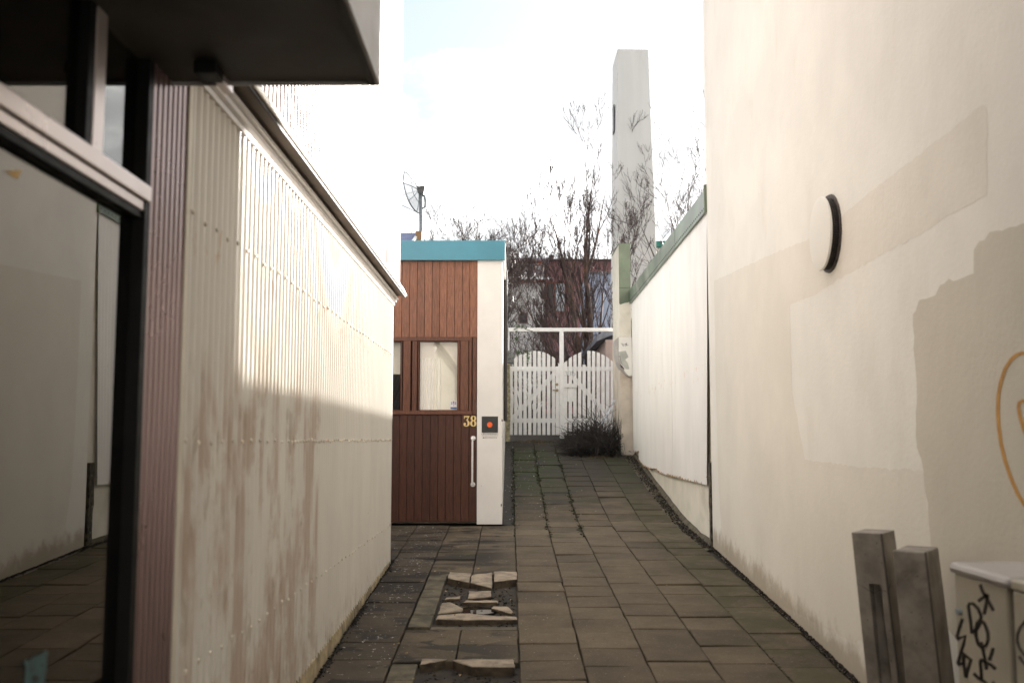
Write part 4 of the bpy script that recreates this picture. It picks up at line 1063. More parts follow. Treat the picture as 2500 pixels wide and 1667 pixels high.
MB().prism([PQ(150, 1010), PQ(545, 1036), PQ(545, 1066), PQ(150, 1040)], IXZ(PLY), -.005, .035).build('plaque_sill', M_pipe, plq)
a, b_ = PQ(262, 775), PQ(430, 640); text_mesh('BES', 'lettering', M_pipe, plq, a[0], b_[0], a[1], b_[1], PLY - .026)
a, b_ = PQ(262, 950), PQ(500, 840); text_mesh('OFF2', 'lettering', M_pipe, plq, a[0], b_[0], a[1], b_[1], PLY - .026)
MB().box(-.15, PQ(150, 0)[0] + .05, PLY, PLY + .03, PQ(0, 1000)[1], PQ(0, 700)[1]).build('plaque_bracket', M_pipe, plq)

# ivy over the beam and pickets
iv = thing('ivy_vine', 'thin green ivy trailing over the left end of the gate beam', 'vine', (G(240, 90)[0], GT, G(240, 90)[1]))
m = MB(); m2 = MB()
runs = [[(220, 100), (245, 78), (290, 70), (330, 95), (400, 120)], [(235, 118), (238, 150), (232, 200), (236, 240)], [(262, 330), (300, 318), (350, 300), (390, 297)], [(345, 300), (350, 330), (347, 380), (350, 430)], [(240, 330), (255, 300), (258, 330)]]
for rn in runs:
    pts = [(G(u, v)[0], GT - .06 + R.uniform(-.01, .01), G(u, v)[1]) for u, v in rn]; m.tube(pts, .004, 5)
    for i in range(len(pts) - 1):
        for q in range(9):
            p = Vector(pts[i]).lerp(Vector(pts[i + 1]), R.random()) + Vector((R.gauss(0, .02), R.gauss(0, .015), R.gauss(0, .02))); s_ = R.uniform(.012, .03)
            u = Vector((R.gauss(0, 1), R.gauss(0, .5), R.gauss(0, 1))).normalized() * s_; v = Vector((R.gauss(0, 1), R.gauss(0, .5), R.gauss(0, 1))).normalized() * s_
            m2.add([p - u, p - v * .6, p + u, p + v * .6], [(0, 1, 2, 3)])
m.build('stem', M_bark, iv); o = m2.build('leaves', M_leaf, iv); o['kind'] = 'stuff'

# ================================================================== BARE TREES
def grow(mt, mc, p, d, L, r, depth, rr, tropism=.25, spread=.55, nseg=5, maxd=4, kids=(3, 5), lens=(.45, .72), rmin=.0035, wig=.13):
    pts = [p.copy()]; rs = [r]; q = p.copy(); dd = d.copy(); spots = []
    for i in range(nseg):
        dd = (dd + Vector((rr.gauss(0, wig), rr.gauss(0, wig), rr.gauss(0, wig * .6))) + Vector((0, 0, tropism * .3))).normalized()
        q = q + dd * (L / nseg); pts.append(q.copy()); rs.append(max(rmin * .5, r * (1 - .8 * (i + 1) / nseg))); spots.append((q.copy(), dd.copy(), rs[-1], (i + 1) / nseg))
    (mt if depth <= 1 else mc).tube(pts, rs, 7 if depth == 0 else (5 if depth == 1 else 3), cap=False)
    if depth >= maxd: return
    nk = rr.randint(*kids) + (2 if depth == 0 else 0)
    for k in range(nk):
        f = rr.uniform(.18, 1.0); i = min(nseg - 1, int(f * nseg)); qp, qd, qr, ff = spots[i]
        a = rr.uniform(0, TAU); u = qd.cross(Vector((0, 0, 1)) if abs(qd.z) < .95 else Vector((1, 0, 0))).normalized(); v = qd.cross(u)
        side = (u * math.cos(a) + v * math.sin(a))
        nd = (qd + side * rr.uniform(spread * .6, spread * 1.5)).normalized()
        grow(mt, mc, qp, nd, L * rr.uniform(*lens) * (1.05 - .35 * ff), max(rmin, min(qr, r * .75) * rr.uniform(.5, .8)), depth + 1, rr, tropism, spread, nseg, maxd, kids, lens, rmin, wig)
def bare_tree(lab, base, stems, seed, cat='tree', name='bare_tree', mt_=None, mc_=None, group=None, **kw):
    rr = random.Random(seed); t_ = thing(name, lab, cat, tuple(base), group); a, b2 = MB(), MB()
    for (dx, dy, L, r) in stems:
        grow(a, b2, Vector(base) + Vector((dx * .35, dy * .35, -.05)), Vector((dx, dy, 1)).normalized(), L, r, 0, rr, **kw)
    a.build('trunk', mt_ or M_bark, t_, smooth=True); b2.build('crown', mc_ or M_twig, t_)
    return t_
TG = 'bare trees and shrubs behind the gate'
b0 = PD(1352, 860, 24.5)
bare_tree('large bare birch with orange brown stems behind the gate', (b0.x, 24.5, gz(24.5)),
          [(-.03, .0, 4.6, .10), (.05, .05, 5.3, .11), (-.40, -.1, 3.5, .04), (-.22, .2, 3.8, .045), (-.60, .1, 3.2, .035), (.17, -.1, 3.9, .045), (-.13, -.2, 4.3, .05), (-.50, .0, 3.1, .035), (-.36, .1, 3.5, .04), (.10, .0, 4.4, .05), (-.32, -.1, 4.0, .04), (-.02, .1, 4.6, .06), (.30, .1, 3.0, .035)],
          17, mt_=M_birch, group=TG, maxd=4, kids=(5, 6), spread=.42, rmin=.005, lens=(.34, .56), nseg=6, wig=.075, tropism=.3)
bare_tree('tall bare tree rising beside the white tower, right of the birch', (PD(1530, 800, 30).x, 30, gz(30)),
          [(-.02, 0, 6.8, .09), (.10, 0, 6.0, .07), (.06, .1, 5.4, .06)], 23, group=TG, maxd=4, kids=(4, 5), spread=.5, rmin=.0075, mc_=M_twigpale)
sp = [(1185, 23.0, 3.0, 31), (1215, 22.2, 2.4, 32), (1240, 24.0, 3.2, 33), (1262, 22.6, 2.6, 34), (1290, 23.6, 3.0, 35), (1315, 22.0, 2.2, 36), (1385, 22.8, 2.4, 37), (1200, 26.0, 4.2, 38)]
labs = ['short leafless shrub against the left gate post', 'low tangled shrub behind the left arch of the gate', 'leafless shrub left of the middle gate post, behind the arch',
        'dense low shrub just left of the middle gate post', 'leafless shrub behind the middle gate post', 'low shrub at the foot of the birch stems', 'leafless shrub behind the right arch of the gate', 'taller leafless shrub in front of the pale house']
for (dx, Y, h, sd), lb in zip(sp, labs):
    b1 = PD(dx, 900, Y)
    bare_tree(lb, (b1.x, Y, gz(Y) - .05), [(R.uniform(-.5, .5), R.uniform(-.3, .3), h * R.uniform(.5, .72), .02) for _ in range(6)], sd, 'shrub', 'leafless_shrub', group=TG, maxd=3, kids=(2, 4), spread=.55, rmin=.0045, wig=.2)
BG = 'bare treetops above the teal fascia'
tp = [(925, 495, 33, 41), (985, 462, 32, 42), (1015, 490, 34, 43), (1045, 478, 33, 44), (1075, 482, 35, 45), (1105, 488, 34, 46), (1145, 478, 34, 47), (950, 500, 36, 48), (1060, 500, 31, 49)]
tl = ['bare treetop behind the blue corrugated roof', 'tallest thin bare treetop just right of the dish pole', 'bushy bare treetop right of the dish pole', 'rounded bare treetop above the left half of the teal fascia',
      'dense bare treetop above the middle of the teal fascia', 'thin bare treetop above the right half of the teal fascia', 'slender bare treetop at the right end of the teal fascia', 'hazy bare treetop beneath the satellite dish', 'low bare treetop close above the teal fascia']
for (dx, dy, Y, sd), lb in zip(tp, tl):
    top = PD(dx, dy, Y); H = (top.z - gz(Y)); L = H * .60
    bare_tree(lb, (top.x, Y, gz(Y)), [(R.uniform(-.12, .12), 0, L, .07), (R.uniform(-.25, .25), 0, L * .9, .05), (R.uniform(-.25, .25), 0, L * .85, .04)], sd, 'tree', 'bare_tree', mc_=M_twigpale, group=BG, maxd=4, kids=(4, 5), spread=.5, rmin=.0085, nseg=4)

# dead bush against the right gate
db = thing('dead_bush', 'dark tangled dead bush heaped against the right gate leaf', 'bush', (1.5, 18.8, gz(18.8)))
m = MB(); rr = random.Random(5)
for k in range(1900):
    x = rr.uniform(1.06, 1.92); y = rr.uniform(18.0, 19.6); fx_ = (x - 1.1) / .85
    hh = (.30 + .62 * min(1, fx_ * 1.5)) * (1.0 if fx_ < .93 else .85); h = hh * rr.uniform(.35, 1.0)
    p = Vector((x, y, gz(y) - .03)); d_ = Vector((rr.gauss(0, .5), rr.gauss(0, .5) - .15, 1)).normalized(); pts = [p.copy()]
    for i in range(6):
        d_ = (d_ + Vector((rr.gauss(0, .35), rr.gauss(0, .35), rr.gauss(-.16, .25)))).normalized(); p = p + d_ * h / 5; p.x = min(p.x, 2.0); p.z = max(p.z, gz(p.y)); pts.append(p.copy())
    m.tube(pts, [.006, .006, .005, .005, .004, .003, .002], 3, cap=False)
o = m.build('stems', M_bushdead, db); o['kind'] = 'stuff'
m = MB()
for k in range(0):
    x = 1.2 + .7 * (k % 13) / 13; y = 18.3 + R.uniform(0, 1.0); hh = .22 + .42 * min(1, (x - 1.1) / .5)
    c_ = Vector((x, y, gz(y) + hh * .35)); q = [c_ + Vector((R.gauss(0, .09), R.gauss(0, .12), abs(R.gauss(0, hh * .3)))) for _ in range(6)]
    m.add(q, [(0, 1, 2), (0, 2, 3), (0, 3, 4), (1, 2, 5), (3, 4, 5)])
# leaning strip
a = PY(1200 + 1212 / 3.92, 780 + 706 / 3.92, 19.6); b_ = PY(1200 + 1055 / 3.92, 780 + 1005 / 3.92, 18.9)
d_ = (b_ - a); u = Vector((.02, 0, .01)); v = Vector((0, .01, 0))
m = MB(); m.add([a - u - v, a + u - v, a + u + v, a - u + v, b_ - u - v, b_ + u - v, b_ + u + v, b_ - u + v], [(0, 1, 2, 3), (4, 7, 6, 5), (0, 4, 5, 1), (1, 5, 6, 2), (2, 6, 7, 3), (3, 7, 4, 0)])
ls = m.build('metal_strip', M_silver, bevel=.002); tag(ls, 'thin silver strip leaning in the dead bush by the right gate leaf', 'metal strip')
# debris by the bush
for (zx, zy, l_, lb) in ((1430, 235, .09, 'pale curled scrap at the right foot of the dead bush'), (1290, 225, .06, 'bluish scrap lying in front of the dead bush'), (805, 197, .07, 'pale blue scrap on the ramp left of the dead bush')):
    p = PG(1200 + zx / 4.276, 1050 + zy / 4.276, .01); m = MB()
    m.tube([(p.x - l_ * .6, p.y, p.z), (p.x - l_ * .2, p.y + .02, p.z + .02), (p.x + l_ * .3, p.y, p.z + .03), (p.x + l_ * .6, p.y - .02, p.z + .01)], [.006, .016, .014, .004], 6)
    tag(m.build('scrap', M_debris), lb, 'litter')
m = MB()
for k in range(420):
    x = R.choice([R.uniform(.05, 1.0), R.gauss(.5, .15), R.gauss(1.55, .15)]); y = R.uniform(19.5, 20.15) if x < 1.2 else R.uniform(17.7, 18.0)
    h = R.uniform(.02, .07); z = gz(y); dx = R.gauss(0, .04); m.add([(x, y, z), (x + .006, y, z), (x + dx, y + R.gauss(0, .03), z + h)], [(0, 1, 2)])
o = m.build('dry_grass', M_grass); o['kind'] = 'stuff'; o['label'] = 'dry grass tufts at the foot of the gates'

# ================================================================== BACKGROUND
tw = thing('white_tower', 'tall tapering white rendered tower rising behind the bare birch', 'tower', (PD(1460, 560, 30).x, 30, gz(30)))
TY = 30.0
tl_ = PD(1418, 112, TY); tr_ = PD(1490, 113, TY); br_ = PD(1508, 580, TY); lf = PD(1415, 560, TY)
sl2 = (br_.x - tr_.x) / (br_.z - tr_.z); zb3 = gz(TY) - .5
xr0 = tr_.x + sl2 * (zb3 - tr_.z); xl0 = tl_.x + (lf.x - tl_.x) / (lf.z - tl_.z) * (zb3 - tl_.z)
D2 = 1.5
m = MB(); m.add([(xl0, TY, zb3), (xr0, TY, zb3), (xr0, TY + D2, zb3), (xl0, TY + D2, zb3), (tl_.x, TY, tl_.z), (tr_.x, TY, tl_.z - .02), (tr_.x, TY + D2, tl_.z), (tl_.x, TY + D2, tl_.z)],
      [(0, 3, 2, 1), (4, 5, 6, 7), (0, 1, 5, 4), (1, 2, 6, 5), (2, 3, 7, 6), (3, 0, 4, 7)]); m.build('tower_body', M_tower, tw, bevel=.03)
zs0 = PD(1410, 300, TY + .5).z; zs1 = PD(1410, 240, TY + .5).z
xs0 = tl_.x + (xl0 - tl_.x) * .35
MB().box(xs0 - .015, xs0 + .02, TY + .5, TY + .95, zs0, zs1).build('window_slit', M_slit, tw)

def house_box(par, name, mat, d0, d1, ytop, ybot, Y, dep, bev=0):
    a = PD(d0, ybot, Y); b_ = PD(d1, ytop, Y); return MB().box(a.x, b_.x, Y, Y + dep, a.z, b_.z).build(name, mat, par, bevel=bev)
HY2 = 44
hs = thing('pale_house', 'pale grey rendered house with corrugated roof and dormer windows behind the left gate leaf', 'house', (-1, HY2, gz(HY2)))
house_box(hs, 'wall', M_housewhite, 1050, 1251, 648, 1000, HY2, 6)
house_box(hs, 'eave_board', M_redtrim, 1050, 1253, 640, 648, HY2 - .25, .2)
a = PD(1050, 640, HY2 - .4); b_ = PD(1270, 629, HY2 - .4); m = MB(); n = 140
for i in range(n + 1):
    x = a.x + (b_.x - a.x) * i / n; w_ = .03 * math.sin(i * TAU / 5); m.v += [(x, HY2 - .45, a.z + w_), (x, HY2 + 1.0, a.z + .32 + w_), (x, HY2 - .45, a.z - .03 + w_)]
m.f = [(3 * i, 3 * i + 3, 3 * i + 4, 3 * i + 1) for i in range(n)] + [(3 * i + 2, 3 * i + 5, 3 * i + 3, 3 * i) for i in range(n)]
m.build('roof', M_roofwhite, hs)
house_box(hs, 'dormer_wall', M_housewhite, 1050, 1250, 603, 632, HY2 + 1.0, 3)
house_box(hs, 'dormer_sill', M_rooflilac, 1050, 1252, 622, 629, HY2 + .85, .14)
house_box(hs, 'dormer_frieze', M_redtrim, 1050, 1246, 597, 603.5, HY2 + .8, 3.2)
house_box(hs, 'ridge', M_rooflilac, 1050, 1262, 592, 597, HY2 + .6, 3.6)
for (d0, d1) in ((1185, 1205), (1227, 1246)):
    f = house_box(hs, 'window', M_redtrim, d0, d1, 608, 621.5, HY2 + .96, .03); house_box(f, 'pane', M_glassfar, d0 + 2.5, d1 - 2.5, 610.5, 619.5, HY2 + .93, .025)
house_box(hs, 'dormer_panel', M_glassfar, 1206.5, 1226, 608, 621, HY2 + .97, .02)
house_box(hs, 'chimney', M_brick, 1162.5, 1172.5, 569, 632, HY2 - .1, .8)
house_box(hs, 'chimney_cap', M_brick, 1161.5, 1173.5, 567, 571, HY2 - .2, 1.0)
f = house_box(hs, 'window', M_redtrim, 1192, 1212, 718, 742, HY2 - .05, .04); house_box(f, 'pane', M_glassdk, 1194, 1210, 720, 741, HY2 - .08, .025)
rh = thing('red_house', 'dark red boarded house with a double window behind the birch', 'house', (3, 46, gz(46)))
house_box(rh, 'wall', M_redwood, 1251, 1420, 598, 1000, 46, 7)
house_box(rh, 'roof', M_brick, 1249, 1422, 594.5, 598, 45.8, 7.4)
house_box(rh, 'chimney', M_brick, 1262, 1272, 585, 600, 46.5, 1)
f = house_box(rh, 'window', M_redtrim, 1256, 1300, 648, 717, 45.94, .05)
house_box(f, 'pane', M_glassdk, 1259, 1273, 651, 714, 45.9, .03); house_box(f, 'pane', M_glassfar, 1277, 1297, 651, 714, 45.9, .03)
for k in range(16):
    d0 = 1302 + k * 7.2; house_box(rh, 'board', M_redwood, d0, d0 + 6.4, 600, 760, 45.96, .035)
bh = thing('blue_house', 'pale blue clad house wall seen between the birch stems and the tower', 'house', (4, 38, gz(38)))
for k in range(7):
    house_box(bh, 'cladding_board', M_bluecl, 1352, 1409, 628 + k * 20, 647.5 + k * 20, 38, .1 - .01 * (k % 2))
house_box(bh, 'wall', M_bluecl, 1352, 1409, 630, 1000, 38.11, 4)
house_box(bh, 'eave', M_shedroof, 1350, 1411, 624, 628, 37.9, 4)
# shed behind the right gate leaf
sh = thing('garden_shed', 'pinkish wall and dark sloping roof edge behind the right gate leaf', 'shed', (2.6, 22, gz(22)))
xa = PD(1370, 800, 22).x
MB().box(1.98, 4.2, 20.6, 25.5, gz(20) - .1, 2.05).build('wall', M_pinkwall, sh)
m = MB(); m.add([(1.80, 20.55, 2.02), (1.80, 25.7, 2.02), (1.80, 25.7, 2.14), (1.80, 20.55, 2.14), (4.3, 20.55, 3.0), (4.3, 25.7, 3.0), (4.3, 25.7, 3.12), (4.3, 20.55, 3.12)],
      [(0, 1, 2, 3), (4, 7, 6, 5), (0, 4, 5, 1), (3, 2, 6, 7), (0, 3, 7, 4), (1, 5, 6, 2)]); m.build('roof', M_shedroof, sh)
# blue roof, dish and pole
brh = thing('blue_roofed_house', 'house with blue corrugated roof peeking over the teal fascia at the left', 'house', (-3.2, 26, gz(26)))
a = PD(870, 533, 27.5); b_ = PD(964, 533, 27.5); c_ = PD(870, 560, 26); m = MB(); n = 120
for i in range(n + 1):
    u = i / n; w_ = .022 * math.sin(i * TAU / 6); xt = a.x + (b_.x - a.x) * u; m.v += [(xt - .12, 26.0, c_.z - .05 + w_), (xt, 27.5, a.z + w_)]
m.f = [(2 * i, 2 * i + 2, 2 * i + 3, 2 * i + 1) for i in range(n)]; m.build('roof', M_blueroof, brh)
MB().add([(b_.x - .14, 25.98, c_.z - .1), (b_.x - .07, 25.98, c_.z - .1), (b_.x + .05, 27.5, a.z), (b_.x - .02, 27.5, a.z), (b_.x - .14, 25.98, c_.z - .02), (b_.x - .07, 25.98, c_.z - .02), (b_.x + .05, 27.5, a.z + .06), (b_.x - .02, 27.5, a.z + .06)],
      [(0, 1, 2, 3), (4, 7, 6, 5), (0, 4, 5, 1), (1, 5, 6, 2), (2, 6, 7, 3), (3, 7, 4, 0)]).build('barge_board', M_white, brh)
MB().box(a.x, b_.x - .05, 26.2, 27.4, gz(26) - .1, c_.z - .1).build('wall', simple('tan_wall', (.4, .26, .14), .8), brh)
MB().box(b_.x - .05, b_.x + .12, 26.8, 27.4, gz(26), a.z - .12).build('gable_boards', simple('tan_gable', (.36, .22, .12), .8), brh)

DYD = 27.0
dsh = thing('satellite_dish', 'large grey mesh satellite dish on a pole above the teal fascia', 'satellite dish', (PD(969, 550, DYD).x, DYD, gz(DYD)))
def PZ(zx, zy, Y=DYD): return PY(950 + zx / 7.836, 400 + zy / 7.836, Y)
# the rim: an ellipse in the picture = circle seen obliquely; centre, two rim axes
c_ = PZ(440, 530); top = PZ(385, 125); bot = PZ(560, 940); ax1 = (top - bot) / 2
c_ = (top + bot) / 2; R0 = ax1.length; e1 = ax1.normalized()
ratio = 145 / 430
e2 = Vector((ratio * 1.0, math.sqrt(1 - ratio ** 2), 0)); e2 = (e2 - e1 * e2.dot(e1)).normalized()
nrm = e1.cross(e2).normalized()
if nrm.x > 0: nrm = -nrm         # opening looks to the left, bowl swells to the right
depth = -.22 * R0
rings = []
m = MB(); NR, NA = 7, 40
for i in range(NR + 1):
    r = i / NR
    for k in range(NA):
        a = k * TAU / NA; m.v.append(tuple(c_ + e1 * (R0 * r * math.cos(a)) + e2 * (R0 * r * math.sin(a)) + nrm * (depth * (1 - r * r))))
for i in range(NR):
    for k in range(NA): m.f.append((i * NA + k, i * NA + (k + 1) % NA, (i + 1) * NA + (k + 1) % NA, (i + 1) * NA + k))
dm = glass_mat('dish_mesh', (.78, .80, .82), .0, 5); 
m2_, t, b = base_mat('dish_perforated'); t.put(b.inputs['Base Color'], (.45, .48, .5)); tr = t.new('ShaderNodeBsdfTransparent'); mx = t.new('ShaderNodeMixShader'); mx.inputs[0].default_value = .55
t.l.new(b.outputs[0], mx.inputs[2]); t.l.new(tr.outputs[0], mx.inputs[1]); t.l.new(mx.outputs[0], m2_.node_tree.nodes['Material Output'].inputs[0])
m.build('dish_bowl', m2_, dsh, smooth=True)
def DP(r, a, o=.0): return c_ + e1 * (R0 * r * math.cos(a)) + e2 * (R0 * r * math.sin(a)) + nrm * (depth * (1 - r * r) + o)
m = MB(); m.tube([DP(1, k * TAU / 48) for k in range(49)], .018, 6); m.build('dish_rim', M_galv, dsh, smooth=True)
for k in range(8): MB().tube([DP(q / 6, k * TAU / 8 + .2, -.012) for q in range(7)], .010, 5).build('rib', M_galv, dsh)
m = MB(); m.tube([DP(.55, k * TAU / 24, -.012) for k in range(25)], .008, 5); m.build('rib_ring', M_galv, dsh)
foc = c_ + nrm * R0 * 1.25
for a in (.0 + math.pi, 1.3, -1.3): MB().tube([DP(1, a), foc], .009, 5).build('feed_strut', M_galv, dsh)
MB().tube([foc - nrm * .12, foc + nrm * .05], .05, 10).build('feed_horn', M_galv, dsh)
pt = PZ(612, 470); pb = PZ(620, 1500)
MB().tube([(pt.x, DYD, pt.z), (pb.x, DYD, pb.z - 3.0)], .055, 12).build('pole', M_galv, dsh, smooth=True)
m = MB(); a, b_ = PZ(530, 590), PZ(690, 440); m.prism([(PZ(530, 445).x, PZ(530, 445).z), (PZ(690, 440).x, PZ(690, 440).z), (PZ(685, 490).x, PZ(685, 490).z), (PZ(660, 600).x, PZ(660, 600).z), (PZ(590, 590).x, PZ(590, 590).z), (PZ(545, 540).x, PZ(545, 540).z)], IXZ(DYD), -.1, .1); m.build('mount', simple('dark_mount', (.1, .11, .115), .5, dirt=(.25, .12, .06), dirt_amt=.6), dsh)
MB().tube([PZ(665, 600), PZ(690, 690), PZ(685, 820), PZ(640, 850)], .03, 6).build('actuator', M_galv, dsh)
# thin aerial pole and the green roof piece at right
m = MB(); a = PD(1166, 545, 30); m.tube([(a.x, 30, a.z), (a.x, 30, 1)], .015, 6); q = PD(1166, 548, 30); m.tube([(q.x - .25, 30, q.z), (q.x + .25, 30, q.z)], .01, 5)
tag(m.build('aerial_pole', M_galv), 'hair thin aerial mast above the grey chimney', 'aerial')
gh = thing('green_roofed_house', 'dark green roof corner just visible above the fence beside the tower', 'house', (PD(1520, 560, 34).x, 34, gz(34)))
house_box(gh, 'roof', M_tealroof, 1507, 1560, 553, 567, 34, 3, .02); house_box(gh, 'wall', M_housewhite, 1512, 1560, 568, 900, 34.2, 2.6)

# ================================================================== BOLLARDS AND CABINETS
BG2 = 'grey concrete bollards'
def bollard(cpix, Y, a, b2, ztop_, zbase, th, taper, lean, slot, lab, chip=False):
    p = PY(cpix[0], cpix[1], Y); org = Vector((p.x, Y, zbase)); t_ = thing('concrete_bollard', lab, 'bollard', tuple(org), BG2)
    e1_ = Vector((math.cos(th), -math.sin(th), 0)); e2_ = Vector((math.sin(th), math.cos(th), 0)); H = ztop_ - zbase
    # near corner sits at p at the top: front face runs left from it, side face runs back right
    def pos(u, v, h):      # u along front from its right end (negative left), v back, h 0..1
        k = 1 + taper * (1 - h); q = org + e1_ * (u * k) + e2_ * (v * k); q = q + Vector((lean * (1 - h), 0, H * h)); return q
    m = MB(); NH = 12
    def ring(h, ins=0.0): return [pos(-a + ins, ins, h), pos(-ins, ins, h), pos(-ins, b2 - ins, h), pos(-a + ins, b2 - ins, h)]
    hs_ = [k / NH for k in range(NH + 1)]
    if slot:
        u0, u1 = -a * .60, -a * .22; s0, s1 = slot
        # front face built around the slot
        lv = [0, s0, s1, 1]
        G_ = {}
        for j, h in enumerate(lv):
            for i, u in enumerate((-a, u0, u1, 0)): G_[(i, j)] = len(m.v); m.v.append(tuple(pos(u, 0, h)))
        for j in range(3):
            for i in range(3):
                if (i, j) == (1, 1): continue
                m.f.append((G_[(i, j)], G_[(i + 1, j)], G_[(i + 1, j + 1)], G_[(i, j + 1)]))
        dpt = .07; q = [len(m.v) + k for k in range(4)]
        m.v += [tuple(pos(u0, .004, s0)), tuple(pos(u1, .004, s0)), tuple(pos(u1, dpt, s1)), tuple(pos(u0, dpt, s1))]
        c4 = [G_[(1, 1)], G_[(2, 1)], G_[(2, 2)], G_[(1, 2)]]
        m.f.append(tuple(q)); m.f += [(c4[k], c4[(k + 1) % 4], q[(k + 1) % 4], q[k]) for k in range(4)]
        bb = len(m.v); m.v += [tuple(pos(-a, b2, 0)), tuple(pos(0, b2, 0)), tuple(pos(0, b2, 1)), tuple(pos(-a, b2, 1))]
        fl = [G_[(0, j)] for j in range(4)]; frr = [G_[(3, j)] for j in range(4)]
        m.f += [tuple(fl + [bb + 3, bb]), tuple(frr[::-1] + [bb + 1, bb + 2]), (bb, bb + 1, bb + 2, bb + 3), tuple([G_[(i, 3)] for i in range(4)] + [bb + 2, bb + 3]), tuple([G_[(i, 0)] for i in range(4)][::-1] + [bb, bb + 1])]
    else:
        m.v += [tuple(x) for x in ring(0) + ring(1)]; m.f += [(0, 3, 2, 1), (4, 5, 6, 7), (0, 1, 5, 4), (1, 2, 6, 5), (2, 3, 7, 6), (3, 0, 4, 7)]
    m.build('post', M_bollard, t_, bevel=.007)
    return t_, pos
def Z3(zx, zy): return 2000 + zx / 3.358, 1200 + zy / 3.358
BY = 4.5
zt1 = PY(*Z3(510, 345), BY).z
t1, pos1 = bollard(Z3(510, 345), BY, .132, .225, zt1, gz(BY) - .04, rad(35), .10, .095, (.10, .80), 'taller slotted concrete bollard, cracked near its top, left of the pair')
BY2 = 4.25
zt2 = PY(*Z3(872, 495), BY2).z
t2, pos2 = bollard(Z3(872, 495), BY2, .135, .245, zt2, gz(BY2) - .04, rad(35), .10, .085, None, 'shorter plain concrete bollard standing against the cabinet')
m = MB()    # hairline crack
pts = [pos1(-.132, -.0012, .80), pos1(-.11, -.0012, .79), pos1(-.085, -.0012, .775), pos1(-.06, -.0012, .765), pos1(-.035, -.0012, .78), pos1(-.012, -.0012, .776), pos1(.0005, .001, .775), pos1(.0012, .04, .80)]
m.tube(pts, .0011, 4); m.build('crack', M_rivet, t1)
for (bo, tt) in ((pos1, t1), (pos2, t2)):
    MB().tube([bo(-.001, .001, h / 10) for h in range(11)], .0045, 5).build('edge_groove', simple('groove_grey', (.09, .08, .07), .9), tt)
m = MB()
for k in range(46):
    u, v_, t_ = R.uniform(-.128, -.004), 0, R.uniform(.3, .98); bo = R.choice([pos1, pos2]); 
    if bo is pos1 and -.085 < u < -.025 and t_ < .81: continue
    q = bo(u, -.0005, t_); s_ = R.uniform(.0012, .0035); m.tube([q, q - Vector((0, .0006, 0))], s_, 6)
o = m.build('pock_mark', M_rivet, t1); o['kind'] = 'stuff'

CG = 'cream utility cabinets by the wall'
CXF = 1.60
def ZC(zx, zy): p = PX(2300 + zx / 4.05, 1280 + zy / 4.05, CXF); return p
y_far = ZC(118, 500).y; y_near = ZC(640, 640).y; zl = ZC(118, 480).z; zl2 = ZC(100, 400).z
cb = thing('utility_cabinet', 'cream utility cabinet with rounded pale lid and black marker scribbles behind the bollards', 'cabinet', (CXF + .2, (y_far + y_near) / 2, gz(3.5)), CG)
MB().box(CXF, CXF + .34, y_near, y_far, gz(3.3) - .05, zl + .005).build('cabinet_body', M_cab, cb, bevel=.008)
MB().box(CXF - .014, CXF + .36, y_near - .03, y_far + .02, zl, zl2 + .012).build('cabinet_lid', M_lid, cb, bevel=.018)
p = ZC(185, 860); MB().tube([(CXF, p.y, p.z), (CXF - .014, p.y, p.z)], .012, 10).build('cabinet_lock', M_galv, cb)
MB().box(CXF + .02, CXF + .3, y_near - .022, y_near - .001, gz(3.3) - .05, zl - .003).build('cabinet_gap_shade', M_cabside, cb)  # grey sheet painting in the shade of the gap between the cabinets
yn2 = PX(2300 + 690 / 4.05, 1280 + 560 / 4.05, CXF - .015).y; z2 = PX(2300 + 700 / 4.05, 1280 + 590 / 4.05, CXF - .015).z
cb2 = thing('utility_cabinet', 'cream utility cabinet cut by the right edge, with a black marker loop', 'cabinet', (CXF + .2, yn2 - .2, gz(3)), CG)
MB().box(CXF - .015, CXF + .33, yn2 - .38, yn2, gz(3) - .05, z2 - .02).build('cabinet_body', M_cab, cb2, bevel=.006)
MB().box(CXF - .02, CXF + .335, yn2 - .385, yn2 + .003, z2 - .016, z2 + .015).build('cabinet_lid', M_cab, cb2, bevel=.006)
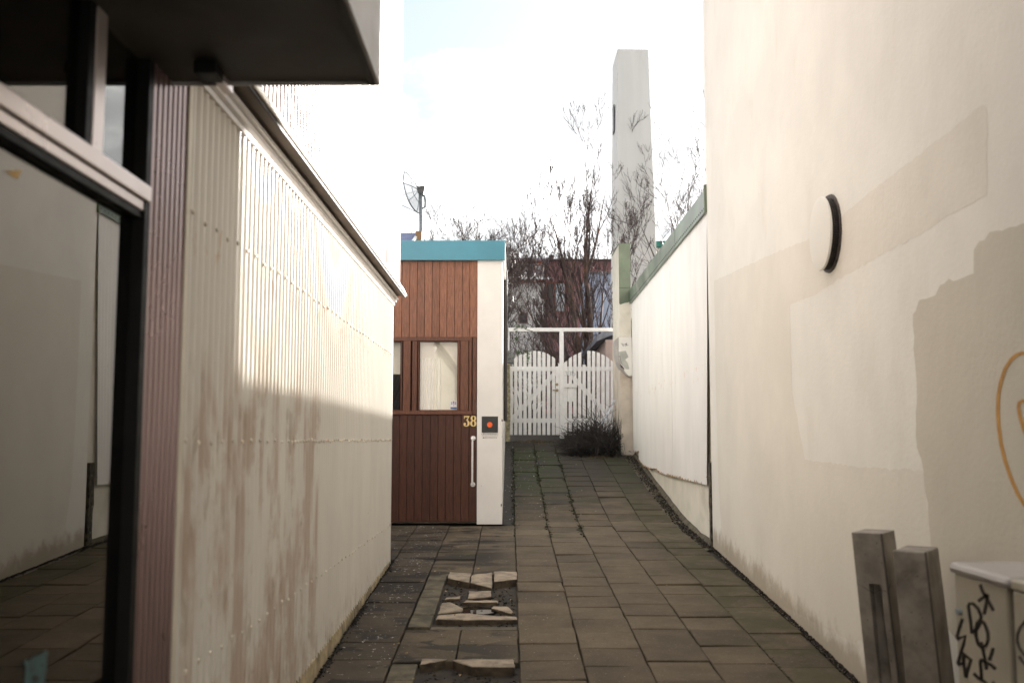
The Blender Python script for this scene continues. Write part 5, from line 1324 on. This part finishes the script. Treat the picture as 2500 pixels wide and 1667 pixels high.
def CFn(u, v, w_): p = PX(2300 + u / 4.05, 1280 + v / 4.05, CXF); return (CXF - w_, p.y, p.z)
gm = MB(); wd = 30
for s_ in ([(380, 590), (400, 650), (440, 720), (480, 790), (512, 850)], [(362, 755), (410, 720), (455, 690)], [(455, 690), (440, 790), (418, 885)],
           [(262, 790), (275, 880), (290, 980), (300, 1075)], [(262, 785), (310, 780), (360, 830), (390, 900), (385, 970), (350, 1030), (295, 1070)],
           [(340, 985), (375, 940), (420, 970), (455, 1060), (460, 1130), (440, 1190), (400, 1220), (360, 1180), (340, 1100), (338, 1020), (350, 980)],
           [(390, 1160), (410, 1240), (425, 1320), (445, 1430)], [(508, 1220), (490, 1280), (470, 1340)], [(380, 1330), (440, 1360), (500, 1395), (535, 1425)],
           [(380, 1340), (388, 1420), (395, 1540)], [(315, 1470), (360, 1510), (420, 1550), (450, 1580)], [(508, 1550), (520, 1600)],
           [(205, 930), (175, 1020), (150, 1110), (155, 1130), (235, 1100), (215, 1180), (190, 1260), (160, 1370), (165, 1385), (230, 1360)],
           [(190, 1260), (240, 1300), (288, 1335), (260, 1420), (238, 1510)], [(215, 1300), (222, 1400), (238, 1510)]):
    gm.ribbon(s_, CFn, wd, .0008)
tag(gm.build('marker_scribble', M_marker), 'tall black marker scribble on the cabinet beside the bollards', 'graffiti')
def CFn2(u, v, w_): p = PX(2300 + u / 4.05, 1280 + v / 4.05, CXF - .015); return (CXF - .015 - w_, p.y, p.z)
gm = MB(); gm.ribbon([(880, 920), (830, 950), (780, 1010), (752, 1080), (748, 1150), (770, 1220), (820, 1290), (880, 1330)], CFn2, 22, .0008); gm.ribbon([(765, 1300), (800, 1350), (850, 1400)], CFn2, 24, .0008)
tag(gm.build('marker_loop', M_marker), 'black marker loop on the cabinet at the right edge', 'graffiti')

# ================================================================== STREET BEHIND THE CAMERA (seen only in reflections)
m = MB().box(-14, 12, -16, -15, -3, 5); st_ = m.build('street_building', M_housewhite); tag(st_, 'pale building across the street behind the photographer', 'building')
